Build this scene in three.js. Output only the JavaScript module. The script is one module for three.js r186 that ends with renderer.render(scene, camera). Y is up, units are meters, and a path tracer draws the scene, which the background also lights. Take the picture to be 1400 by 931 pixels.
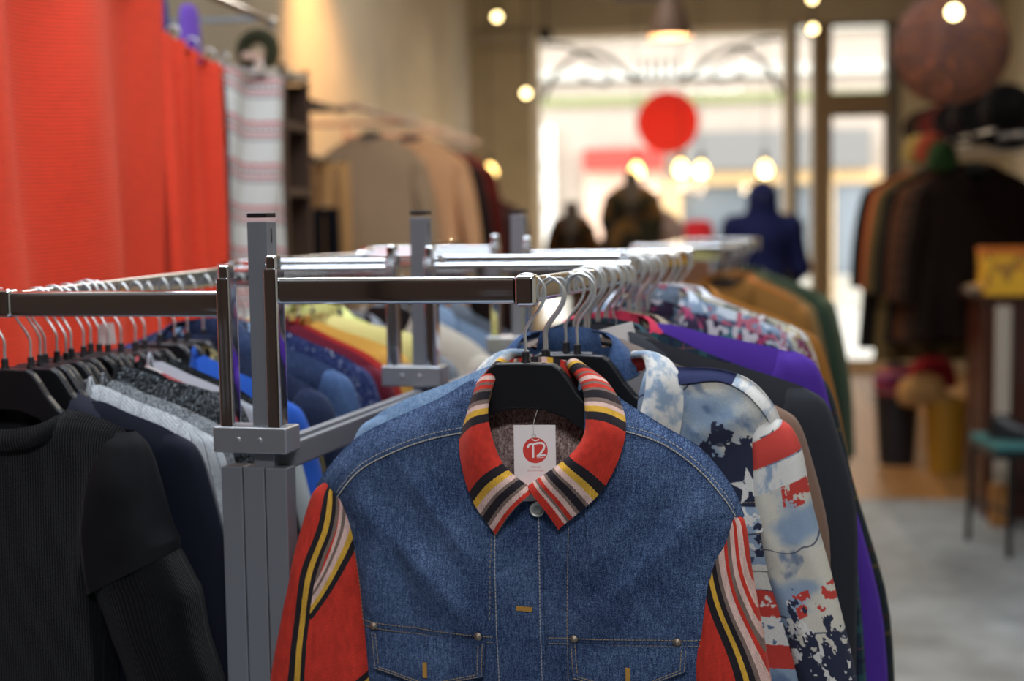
import * as THREE from 'three';
import { mergeGeometries } from 'three/addons/utils/BufferGeometryUtils.js';
import { RoundedBoxGeometry } from 'three/addons/geometries/RoundedBoxGeometry.js';
import { MarchingCubes } from 'three/addons/objects/MarchingCubes.js';
import { RectAreaLightUniformsLib } from 'three/addons/lights/RectAreaLightUniformsLib.js';

// ---------------------------------------------------------------- camera, sky, lights, exposure
RectAreaLightUniformsLib.init();
const scene = new THREE.Scene();
const camera = new THREE.PerspectiveCamera(26.2046, 1400 / 931, 0.05, 200);
{
  const yaw = Math.atan(560 / 2000), pitch = Math.atan(178.5 / 2000), roll = 0.86 * Math.PI / 180;
  camera.position.set(0, 1.55, 0);
  camera.rotation.order = 'YXZ';
  camera.rotation.set(-pitch, yaw, -roll);
  camera.filmGauge = 23.6;
  camera.focus = 1.72;
  camera.userData.fStop = 1.75;
}
scene.background = new THREE.Color().setRGB(4.6, 4.75, 4.9);          // bright overcast sky over the street
const renderer = new THREE.WebGLRenderer();
renderer.toneMapping = THREE.LinearToneMapping;
renderer.toneMappingExposure = 1.08;
renderer.shadowMap.enabled = true;

const TURN = 8.5 * Math.PI / 180;                                      // the room is turned a little against the racks
const cT = Math.cos(TURN), sT = Math.sin(TURN);
const room = (x, y, z) => new THREE.Vector3(x * cT + z * sT, y, -x * sT + z * cT);

const CEIL = 3.9;
// ceiling lamps out of view, placed to light racks and shop: [room x, room z, width x, length z, intensity, colour]
const UNSEEN_PANELS = [
  [0.2, 1.5, 1.5, 0.6, 38, 0xf4f6ff],  // behind the camera, out of view, lights the jacket fronts
  [-0.6, -2.3, 2.6, 1.6, 7.5, 0xeaf3ff],
  [0.6, -5.0, 0.6, 1.5, 8, 0xfff3e2],
  [-0.6, -8.4, 0.6, 1.5, 13, 0xfff2e4],  // added to lighten the walls and coats at the back
];

// ---------------------------------------------------------------- helpers
let seedNow = 12345;
const rnd = () => { seedNow = (seedNow + 0x6D2B79F5) | 0; let t = Math.imul(seedNow ^ (seedNow >>> 15), 1 | seedNow); t = (t + Math.imul(t ^ (t >>> 7), 61 | t)) ^ t; return ((t ^ (t >>> 14)) >>> 0) / 4294967296; };
const reseed = (s) => { seedNow = s; };
const rr = (a, b) => a + (b - a) * rnd();
const clamp = (x, a = 0, b = 1) => Math.min(b, Math.max(a, x));
const lerp = (a, b, t) => a + (b - a) * t;
const sstep = (a, b, x) => { const t = clamp((x - a) / (b - a)); return t * t * (3 - 2 * t); };
const hash = (x, y, s = 0) => { let h = Math.imul(x | 0, 374761393) + Math.imul(y | 0, 668265263) + Math.imul(s | 0, 1274126177); h = Math.imul(h ^ (h >>> 13), 1274126177); return ((h ^ (h >>> 16)) >>> 0) / 4294967296; };
const mod = (a, n) => ((a % n) + n) % n;
function vnoise(x, y, s = 0, px = 1e6, py = 1e6) {                     // value noise, periodic in px, py
  const xi = Math.floor(x), yi = Math.floor(y), fx = x - xi, fy = y - yi;
  const u = fx * fx * (3 - 2 * fx), v = fy * fy * (3 - 2 * fy);
  const x0 = mod(xi, px), x1 = mod(xi + 1, px), y0 = mod(yi, py), y1 = mod(yi + 1, py);
  return lerp(lerp(hash(x0, y0, s), hash(x1, y0, s), u), lerp(hash(x0, y1, s), hash(x1, y1, s), u), v);
}
const fbm = (x, y, s = 0, oct = 4, p = 1e6) => { let a = 0.5, t = 0, n = 0; for (let i = 0; i < oct; i++) { t += a * vnoise(x, y, s + i, p, p); n += a; a *= 0.5; x *= 2; y *= 2; p *= 2; } return t / n; };
const mix3 = (a, b, t) => [lerp(a[0], b[0], t), lerp(a[1], b[1], t), lerp(a[2], b[2], t)];

// fn(u, v) with u, v in metres on the cloth gives sRGB 0..255; the tile is tw x th metres
function tex(w, h, tw, th, fn, data = false) {
  const d = new Uint8Array(w * h * 4);
  for (let j = 0; j < h; j++) for (let i = 0; i < w; i++) {
    const c = fn((i + 0.5) / w * tw, (j + 0.5) / h * th, i, j), k = (j * w + i) * 4;
    if (typeof c === 'number') d[k] = d[k + 1] = d[k + 2] = clamp(c, 0, 255);
    else { d[k] = clamp(c[0], 0, 255); d[k + 1] = clamp(c[1], 0, 255); d[k + 2] = clamp(c[2], 0, 255); }
    d[k + 3] = 255;
  }
  const t = new THREE.DataTexture(d, w, h, THREE.RGBAFormat);
  t.wrapS = t.wrapT = THREE.RepeatWrapping; t.magFilter = THREE.LinearFilter; t.minFilter = THREE.LinearMipmapLinearFilter; t.generateMipmaps = true;
  if (!data) t.colorSpace = THREE.SRGBColorSpace;
  t.repeat.set(1 / tw, 1 / th); t.needsUpdate = true;
  return t;
}
const std = (o) => new THREE.MeshStandardMaterial(o);
const phy = (o) => new THREE.MeshPhysicalMaterial(o);

const taken = {};
function numbered(name) { const n = taken[name] = (taken[name] ?? -1) + 1; return n ? name + '_' + String(n).padStart(3, '0') : name; }
function tag(o, label, category, group, kind) { o.userData.label = label; o.userData.category = category; if (group) o.userData.group = group; if (kind) o.userData.kind = kind; return o; }
function thing(name, label, category, pos = [0, 0, 0], turn = 0, group) {
  const g = new THREE.Group(); g.name = numbered(name); g.position.set(...(pos.isVector3 ? pos.toArray() : pos)); g.rotation.y = turn; scene.add(g);
  return tag(g, label, category, group);
}
function part(name, geo, mat, parent, kind, label) {
  const m = new THREE.Mesh(Array.isArray(geo) ? (geo.length > 1 ? merge(geo) : geo[0]) : geo, mat); m.name = name; m.castShadow = m.receiveShadow = true;
  if (kind) m.userData.kind = kind; if (label) m.userData.label = label;
  parent.add(m); return m;
}
function solo(name, geo, mat, label, category, pos = [0, 0, 0], turn = 0, group, kind) {
  const m = part(numbered(name), geo, mat, scene); m.position.set(...(pos.isVector3 ? pos.toArray() : pos)); m.rotation.y = turn; return tag(m, label, category, group, kind);
}
function struct(name, geo, mat, pos = [0, 0, 0], turn = 0) {
  const m = part(numbered(name), geo, mat, scene, 'structure'); m.position.set(...(pos.isVector3 ? pos.toArray() : pos)); m.rotation.y = turn; return m;
}
function merge(list) {
  return mergeGeometries(list.map((g) => { const n = g.index ? g.toNonIndexed() : g; for (const k of Object.keys(n.attributes)) if (!['position', 'normal', 'uv'].includes(k)) n.deleteAttribute(k); return n; }), false);
}
function uvScale(g, su, sv) { const a = g.attributes.uv; for (let i = 0; i < a.count; i++) a.setXY(i, a.getX(i) * su, a.getY(i) * sv); return g; }
function box(w, h, d, x = 0, y = 0, z = 0, r = 0) {                    // uv in metres
  const g = r ? new RoundedBoxGeometry(w, h, d, 2, Math.min(r, w / 2.01, h / 2.01, d / 2.01)) : new THREE.BoxGeometry(w, h, d);
  const p = g.attributes.position, n = g.attributes.normal, uv = g.attributes.uv;
  for (let i = 0; i < p.count; i++) {
    const ax = Math.abs(n.getX(i)), ay = Math.abs(n.getY(i)), az = Math.abs(n.getZ(i));
    if (ay >= ax && ay >= az) uv.setXY(i, p.getX(i) + x, p.getZ(i) + z); else if (ax >= az) uv.setXY(i, p.getZ(i) + z, p.getY(i) + y); else uv.setXY(i, p.getX(i) + x, p.getY(i) + y);
  }
  return g.translate(x, y, z);
}
const cyl = (r0, r1, h, x = 0, y = 0, z = 0, n = 16) => new THREE.CylinderGeometry(r0, r1, h, n).translate(x, y, z);
const V = (x, y, z = 0) => new THREE.Vector3(x, y, z);
const tube = (pts, r, n = 24, k = 8, closed = false) => new THREE.TubeGeometry(new THREE.CatmullRomCurve3(pts.map((p) => p.isVector3 ? p : V(...p)), closed, 'centripetal'), n, r, k, closed);
const lathe = (pts, n = 24) => new THREE.LatheGeometry(pts.map((p) => new THREE.Vector2(...p)), n);
function bar(a, b, r, k = 8) { const A = a.isVector3 ? a : V(...a), B = b.isVector3 ? b : V(...b), L = A.distanceTo(B); const g = new THREE.CylinderGeometry(r, r, L, k); g.applyQuaternion(new THREE.Quaternion().setFromUnitVectors(V(0, 1, 0), B.clone().sub(A).normalize())); return g.translate((A.x + B.x) / 2, (A.y + B.y) / 2, (A.z + B.z) / 2); }

// a grid of points -> geometry; uv from fn or from x, y in metres
function gridGeo(nu, nv, at, uvAt, flip = false) {
  const pos = [], uv = [], idx = [];
  for (let j = 0; j <= nv; j++) for (let i = 0; i <= nu; i++) {
    const p = at(i / nu, j / nv, i, j); pos.push(p[0], p[1], p[2]);
    const t = uvAt ? uvAt(i / nu, j / nv, p) : [p[0], p[1]]; uv.push(t[0], t[1]);
  }
  for (let j = 0; j < nv; j++) for (let i = 0; i < nu; i++) {
    const a = j * (nu + 1) + i, b = a + 1, c = a + nu + 1, d = c + 1;
    if (flip) idx.push(a, b, c, b, d, c); else idx.push(a, c, b, b, c, d);
  }
  const g = new THREE.BufferGeometry();
  g.setAttribute('position', new THREE.Float32BufferAttribute(pos, 3)); g.setAttribute('uv', new THREE.Float32BufferAttribute(uv, 2)); g.setIndex(idx); g.computeVertexNormals();
  return g;
}
// gives an open grid surface a thickness: the same grid pushed back along its normals, and a rim
function solid(nu, nv, at, th, uvAt, flip = false) {
  const f = gridGeo(nu, nv, at, uvAt, flip), P = f.attributes.position, N = f.attributes.normal;
  const back = (i, j) => { const k = j * (nu + 1) + i; return [P.getX(k) - N.getX(k) * th, P.getY(k) - N.getY(k) * th, P.getZ(k) - N.getZ(k) * th]; };
  const front = (i, j) => { const k = j * (nu + 1) + i; return [P.getX(k), P.getY(k), P.getZ(k)]; };
  const U = f.attributes.uv, uvk = (i, j) => { const k = j * (nu + 1) + i; return [U.getX(k), U.getY(k)]; };
  const b = gridGeo(nu, nv, (u, v, i, j) => back(i, j), (u, v) => uvk(Math.round(u * nu), Math.round(v * nv)), !flip);
  const rim = (n, ij) => gridGeo(n, 1, (u, v, i, j) => (j ? back : front)(...ij(i)), (u, v) => uvk(...ij(Math.round(u * n))));
  return merge([f, b, rim(nu, (i) => [i, 0]), rim(nu, (i) => [i, nv]), rim(nv, (i) => [0, i]), rim(nv, (i) => [nu, i])]);
}
// polyline by arc length, smoothed
function poly(pts, smooth = true) {
  const P = pts.map((p) => V(p[0], p[1], p[2] ?? 0));
  if (P.length === 2) return (t) => { const q = P[0].clone().lerp(P[1], t); return [q.x, q.y, q.z]; };
  const c = smooth ? new THREE.CatmullRomCurve3(P, false, 'centripetal') : null;
  const N = 160, S = [], L = [0];
  if (c) for (let i = 0; i <= N; i++) S.push(c.getPoint(i / N)); else S.push(...P);
  for (let i = 1; i < S.length; i++) L.push(L[i - 1] + S[i].distanceTo(S[i - 1]));
  const T = L[L.length - 1];
  const f = (t) => { const s = clamp(t) * T; let k = 1; while (k < L.length - 1 && L[k] < s) k++; const q = S[k - 1].clone().lerp(S[k], clamp((s - L[k - 1]) / (L[k] - L[k - 1] || 1))); return [q.x, q.y, q.z]; };
  f.len = T; return f;
}
const q01 = (t) => { const k = 1 - clamp(t); return Math.sqrt(1 - k * k); };

// ---------------------------------------------------------------- cloth textures
const TW = {};                                                          // made on first use, shared
const once = (k, f) => TW[k] ?? (TW[k] = f());
function denimTex(dark, light, seed, wear = 0.5) {
  return tex(1024, 1024, 0.4, 0.4, (u, v, i, j) => {
    const line = 0.5 + 0.5 * Math.sin((300 * i + 420 * j) * 2 * Math.PI / 1024);
    const sp = hash(i, j, seed), g2 = hash(i >> 1, j >> 1, seed + 9), slub = vnoise(i / 2.5, j / 14, seed + 3, 410, 74), slub2 = vnoise(i / 34, j / 2.5, seed + 4, 30, 410);
    const big = fbm(i / 128, j / 128, seed + 7, 4, 8);
    let t = 0.18 * line + 0.28 * sp + 0.3 * g2 + 0.18 * slub + 0.06 * slub2;
    t = clamp((t - 0.5) * 1.7 + 0.38 + (big - 0.5) * wear);
    return mix3(dark, light, t);
  });
}
const twillBump = () => once('twb', () => tex(512, 512, 0.12, 0.12, (u, v, i, j) => 120 + 60 * Math.sin((i + j * 2) * 2 * Math.PI * 64 / 512) + 70 * (hash(i, j, 5) - 0.5), true));
const weaveBump = () => once('wvb', () => tex(256, 256, 0.06, 0.06, (u, v, i, j) => 128 + 50 * Math.sin(i * 2 * Math.PI / 8) * Math.sin(j * 2 * Math.PI / 8) + 60 * (hash(i, j, 9) - 0.5), true));
const ribBump = () => once('rbb', () => tex(512, 512, 0.12, 0.12, (u, v, i, j) => {      // ribs run down the garment
  const x = mod(i, 16) / 16, y = mod(j + (Math.floor(i / 8) % 2) * 6, 12) / 12;
  return 40 + 150 * Math.pow(Math.sin(Math.PI * x), 0.7) + 30 * Math.sin(2 * Math.PI * y) + 25 * (hash(i, j, 3) - 0.5);
}, true));
const wideRibBump = () => once('wrb', () => tex(512, 256, 0.24, 0.12, (u, v, i, j) => {
  const x = mod(i, 64) / 64; const stitch = 18 * Math.sin(j * 2 * Math.PI / 10 + Math.abs(mod(i, 12) - 6));
  return 60 + 140 * (x < 0.78 ? 1 : Math.abs((x - 0.89) / 0.11)) + stitch + 20 * (hash(i, j, 3) - 0.5);
}, true));
const knitBump = () => once('knb', () => tex(512, 512, 0.12, 0.12, (u, v, i, j) => {
  const a = mod(i, 16) - 8, b = mod(j + Math.abs(a) * 0.9, 16) / 16;
  return 70 + 110 * Math.sin(Math.PI * b) * (0.5 + 0.5 * Math.cos(a / 8 * Math.PI * 0.9)) + 40 * (hash(i, j, 3) - 0.5);
}, true));
const curlBump = () => once('cub', () => tex(512, 512, 0.3, 0.3, (u, v, i, j) => {     // boucle loops
  const a = fbm(i / 32, j / 32, 31, 3, 16), b = fbm(i / 16, j / 16, 41, 3, 32);
  return 255 * clamp(Math.abs(Math.sin(9 * a + 5 * b)) * 0.75 + 0.25 * hash(i, j, 2));
}, true));
function speckTex(key, cols, weights, cell = 1.2, tile = 0.12) {       // heather, marl and melange yarns
  return once('sp' + key, () => tex(512, 512, tile, tile, (u, v, i, j) => {
    let t = hash(Math.floor(i / cell), Math.floor(j / (cell * 2)), 11) * 0.6 + 0.4 * vnoise(i / 5, j / 9, 4, 102, 57), a = 0;
    for (let k = 0; k < cols.length; k++) { a += weights[k]; if (t <= a || k === cols.length - 1) { const s = 0.88 + 0.24 * hash(i, j, 17); return cols[k].map((c) => c * s); } }
  }));
}
function plaidTex(key, base, bands, period = 0.09, noise = 0.14) {     // bands: [centre, width, colour, strength]
  return once('pl' + key, () => tex(512, 512, period, period, (u, v, i, j) => {
    let c = base; const tw = mod(i + j, 6) < 3;
    for (const [p, w, col, s] of bands) {
      const du = Math.abs(mod(u / period - p + 0.5, 1) - 0.5), dv = Math.abs(mod(v / period - p + 0.5, 1) - 0.5);
      if (dv < w / 2) c = mix3(c, col, tw ? s : s * 0.55);
      if (du < w / 2) c = mix3(c, col, tw ? s * 0.55 : s);
    }
    const n = 1 + noise * (hash(i, j, 3) - 0.5) * 2; return c.map((x) => x * n);
  }));
}
const FAB = {};
function fabric(color, { map, bump, scale = 0.0006, rough = 0.92, sheen = 0.15, sheenColor = 0xffffff, key } = {}) {
  const k = key ?? [color, map?.uuid, bump?.uuid, scale, rough, sheen].join();
  return FAB[k] ?? (FAB[k] = phy({ color, map: map ?? null, bumpMap: bump ?? weaveBump(), bumpScale: scale, roughness: rough, specularIntensity: 0.35, sheen, sheenRoughness: 0.6, sheenColor: new THREE.Color(sheenColor), side: THREE.DoubleSide }));
}
const M = {
  chrome: phy({ color: 0xe2e5e8, metalness: 1, roughness: 0.07 }),
  steel: phy({ color: 0x84878c, metalness: 0.45, roughness: 0.45, bumpMap: tex(256, 64, 0.02, 0.2, (u, v, i, j) => 128 + 60 * (hash(i, 1, 3) - 0.5), true), bumpScale: 0.0001 }),
  clamp: phy({ color: 0xa9abae, metalness: 0.7, roughness: 0.36 }),
  wire: phy({ color: 0xd8dad8, metalness: 0.75, roughness: 0.3 }),
  plastic: phy({ color: 0x17181b, roughness: 0.34, bumpMap: tex(256, 256, 0.05, 0.05, (u, v, i, j) => 128 + 70 * (fbm(i / 16, j / 16, 3, 3, 16) - 0.5), true), bumpScale: 0.0002 }),
  rubber: phy({ color: 0x0e0e10, roughness: 0.6 }),
  cap: phy({ color: 0x0d0d0f, roughness: 0.5 }),
  brass: phy({ color: 0xa6a69e, metalness: 0.8, roughness: 0.5 }),
  thread: std({ color: 0x9a8868, roughness: 0.9 }),
  threadPale: std({ color: 0xb4b0a4, roughness: 0.9 }),
  threadGold: std({ color: 0xb98a3c, roughness: 0.9 }),
};

// ---------------------------------------------------------------- room shell (room coordinates turned by TURN)
const plaster = (c, s) => std({ color: c, roughness: 0.93, map: once('plaster', () => tex(512, 512, 2.4, 2.4, (u, v, i, j) => { const k = 232 + 30 * (fbm(i / 64, j / 64, 3, 5, 8) - 0.5) + 8 * (hash(i, j, 4) - 0.5); return [k, k, k * 0.99]; })) });
const wallMat = plaster(0xb9b09e), pierMat = plaster(0xb3a994), ceilMat = plaster(0xeae8e2), headMat = plaster(0xa39b8c);
const concrete = std({ roughness: 0.55, map: tex(1024, 1024, 3, 3, (u, v, i, j) => { const a = fbm(i / 128, j / 128, 5, 6, 8), b = fbm(i / 32, j / 32, 15, 4, 32), k = 146 + 60 * (a - 0.5) + 36 * (b - 0.5) + 14 * (hash(i, j, 1) - 0.5); return [k * 0.93, k * 1.0, k * 1.06]; }) });
const boards = std({ roughness: 0.42, map: tex(1024, 1024, 2.4, 2.4, (u, v, i, j) => { const p = Math.floor(i / 64), g = fbm(i / 4 + p * 13, j / 90, 3 + p, 4), k = 0.8 + 0.3 * hash(p, 3) + 0.35 * (g - 0.5) - (mod(i, 64) < 2 ? 0.3 : 0); return [150 * k, 112 * k, 70 * k]; }) });
const WZ = -13.7, XL = -2.05, XR = 2.75, ZB = 4.5;
const rbox = (name, x0, x1, y0, y1, z0, z1, mat) => { const g = box(x1 - x0, y1 - y0, z1 - z0, (x0 + x1) / 2, (y0 + y1) / 2, (z0 + z1) / 2); g.translate(-(x0 + x1) / 2, -y0, -(z0 + z1) / 2); return struct(name, g, mat, room((x0 + x1) / 2, y0, (z0 + z1) / 2), TURN); };
rbox('floor', XL - 0.2, XR + 0.2, -0.2, 0, -7.8, ZB + 0.2, concrete);
rbox('floor', XL - 0.2, XR + 0.2, -0.2, 0, WZ - 0.3, -7.8, boards);
rbox('ceiling', XL - 0.2, XR + 0.2, CEIL, CEIL + 0.2, WZ - 0.3, ZB + 0.2, ceilMat);
rbox('wall_left', XL - 0.2, XL, 0, CEIL, WZ - 0.3, ZB + 0.2, wallMat);
rbox('wall_right', XR, XR + 0.2, 0, CEIL, WZ - 0.3, ZB + 0.2, wallMat);
rbox('wall_back_unseen', XL, XR, 0, CEIL, ZB, ZB + 0.2, plaster(0x261b16));  // unseen wall behind the camera, kept dark for the chrome reflections
// street front: piers and beams around the openings
rbox('wall_front', XL, -1.5, 0, CEIL, WZ - 0.3, WZ, pierMat);
rbox('wall_front', -1.5, XR, 3.2, CEIL, WZ - 0.3, WZ, headMat);
rbox('wall_front', 1.86, XR, 0, 3.2, WZ - 0.3, WZ, pierMat);
rbox('wall_front', -1.5, 1.09, 0, 0.4, WZ - 0.3, WZ, headMat);
rbox('wall_front', 1.09, 1.86, -0.05, 0.09, WZ - 0.3, WZ, std({ color: 0xa98f6a, roughness: 0.7 }));
rbox('trim_1', XL, -1.5, 3.05, 3.2, WZ, WZ + 0.08, headMat);
const paint = std({ color: 0xd9d4c6, roughness: 0.5 }), darkPaint = std({ color: 0x4d4a42, roughness: 0.5 }), brownPaint = std({ color: 0x6e5c44, roughness: 0.55 });
const glass = phy({ color: 0xffffff, transmission: 1, roughness: 0, thickness: 0, ior: 1.2 });
function winThing(name, x0, x1, y0, y1, fw, mat, z = WZ - 0.15) {
  const g = new THREE.Group(); g.name = name; g.position.copy(room((x0 + x1) / 2, y0, z)); g.rotation.y = TURN; g.userData.kind = 'structure'; scene.add(g);
  const w = x1 - x0, h = y1 - y0;
  for (const s of [-1, 1]) part('window_frame', box(fw, h, 0.1, s * (w / 2 - fw / 2), h / 2, 0, 0.006), mat, g);
  for (const y of [fw / 2, h - fw / 2]) part('window_frame', box(w - 2 * fw, fw, 0.1, 0, y, 0, 0.006), mat, g);
  part('pane', box(w - 2 * fw, h - 2 * fw, 0.006, 0, h / 2, 0), glass, g);
  return g;
}
winThing('window_1', -1.5, 0.89, 0.4, 3.2, 0.075, paint);
winThing('window_2', 0.935, 1.09, 0.4, 3.2, 0.02, paint);
rbox('trim_2', 0.89, 0.935, 0, 3.2, WZ - 0.24, WZ - 0.02, darkPaint);
rbox('trim_3', 1.09, 1.23, 0.09, 3.2, WZ - 0.28, WZ, brownPaint);
rbox('trim_4', 1.23, 1.76, 2.385, 2.55, WZ - 0.28, WZ, brownPaint);
rbox('trim_5', 1.76, 1.86, 0.09, 3.2, WZ - 0.28, WZ, darkPaint);
winThing('window_3', 1.23, 1.76, 2.55, 3.2, 0.025, darkPaint);
{ const d = winThing('door_1', 1.23, 1.76, 0.09, 2.385, 0.03, brownPaint); part('door_handle', [bar([0.2, 0.9, 0.09], [0.2, 1.2, 0.09], 0.012), bar([0.2, 0.92, 0.09], [0.2, 0.92, 0.04], 0.008), bar([0.2, 1.18, 0.09], [0.2, 1.18, 0.04], 0.008)], M.clamp, d); }
// iron scrollwork across the fanlight of the shop window
{
  const iron = std({ color: 0x23241f, roughness: 0.6, metalness: 0.4 });
  const g = thing('iron_grille', 'dark wrought iron scroll grille across the top of the shop window', 'grille', room(-0.3, 2.72, WZ - 0.06), TURN);
  part('rail', bar([-1.12, 0, 0], [1.1, 0, 0], 0.014), iron, g);
  for (const s of [-1, 1]) {
    part('scroll', tube([[s * 1.1, -0.15, 0], [s * 0.98, 0.08, 0], [s * 0.72, 0.28, 0], [s * 0.48, 0.22, 0], [s * 0.3, 0.07, 0], [s * 0.22, 0.02, 0]], 0.024, 30, 6), iron, g);
    part('scroll', tube([[s * 1.1, 0.36, 0], [s * 0.85, 0.33, 0], [s * 0.62, 0.18, 0], [s * 0.46, 0.05, 0], [s * 0.5, -0.02, 0], [s * 0.62, 0.0, 0], [s * 0.75, 0.05, 0]], 0.02, 30, 6), iron, g);
    part('finial', new THREE.SphereGeometry(0.035, 12, 8).translate(s * 0.22, 0.02, 0), iron, g);
  }
  for (let i = -2; i <= 2; i++) part('baluster', bar([i * 0.085, 0, 0], [i * 0.085, 0.2, 0], 0.014), iron, g);
}
// unseen tall dark wardrobes by the left wall, placed to darken the chrome reflections
[[-0.55, 'unseen tall dark cupboard near the fitting room'], [0.95, 'unseen tall dark cupboard in the middle of the row'], [2.45, 'unseen tall dark cupboard in the back corner']].forEach(([z, l]) => {
  const dk = std({ color: 0x38261b, roughness: 0.45 }), g = thing('unseen_wardrobe', l, 'unseen_wardrobe', room(-1.77, 0, z), TURN);
  part('body', box(0.5, 2.5, 1.4, 0, 1.25, 0, 0.006), dk, g); for (const s of [-1, 1]) { const d = part('door', box(0.02, 2.3, 0.68, 0.26, 1.25, s * 0.35, 0.004), dk, g); part('handle', bar([0.285, 1.1, s * 0.05], [0.285, 1.3, s * 0.05], 0.008), M.clamp, d); }
});
// street outside
{
  rbox('ground', -16, 16, -0.25, -0.1, -40, WZ - 0.3, std({ color: 0xa8a49a, roughness: 0.9 }));
  const F = thing('street_facade', 'pale plastered town house across the street with tall windows', 'building', room(-0.4, -0.1, -24.5), TURN);
  const cream = plaster(0xb4a698), brick = std({ color: 0xc0724c, roughness: 0.9 }), stone = plaster(0xc8c4ba), dgl = phy({ color: 0x6e767c, roughness: 0.15, metalness: 0.2 }), tan = std({ color: 0xc9a878, roughness: 0.8 }), dark = std({ color: 0x3a3b40, roughness: 0.8 });
  part('wall', box(24, 11, 0.6, 0, 5.5, -0.3), cream, F);
  for (const [x, w] of [[-1.75, 1.05], [1.65, 1.1], [-5, 1.1], [5, 1.1]]) part('brick_panel', box(w, 1.0, 0.06, x, 5.35, 0.03), brick, F);
  for (const y of [3.85, 4.55, 6.3]) part('cornice', box(24, 0.18, 0.16, 0, y, 0.08, 0.02), stone, F);
  part('cornice', box(24, 0.14, 0.1, 0, 3.42, 0.05), std({ color: 0x7c8056, roughness: 0.9 }), F);
  for (const x of [-3.4, -0.2, 3.2]) { const w = part('window', box(1.1, 1.25, 0.08, x, 5.3, 0.03), stone, F); part('pane', box(0.9, 1.05, 0.04, x, 5.3, 0.07), phy({ color: 0xffffff, roughness: 0.1 }), w); }
  part('awning', [box(2.9, 0.62, 0.5, 1.75, 2.55, 0.25)], std({ color: 0x6e6c68, roughness: 0.8 }), F);
  part('shop_frame', [box(3.2, 0.22, 0.3, 1.75, 2.12, 0.15), box(0.3, 2.1, 0.3, 0.05, 1.05, 0.15), box(0.3, 2.1, 0.3, 3.4, 1.05, 0.15), box(0.2, 2.1, 0.3, 2.55, 1.05, 0.15)], tan, F);
  part('shop_glass', box(3.1, 2.0, 0.05, 1.75, 1.0, 0.06), dgl, F);
  part('doorway', box(1.3, 2.3, 0.1, -0.75, 1.15, 0.05), std({ color: 0xdcb9a2, roughness: 0.9 }), F);
  part('pale_bay', box(2.2, 3.0, 0.3, -3.0, 1.5, 0.15), plaster(0xf4f0ea), F); for (const y of [1.0, 1.7, 2.4]) part('sill', box(2.2, 0.05, 0.08, -3.0, y, 0.34), stone, F);
  part('red_awning', box(1.3, 0.35, 0.4, -0.75, 2.45, 0.2), std({ color: 0xa83a30, roughness: 0.8 }), F);
  part('plinth', box(24, 0.5, 0.12, 0, 0.25, 0.06), stone, F);
}

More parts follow.
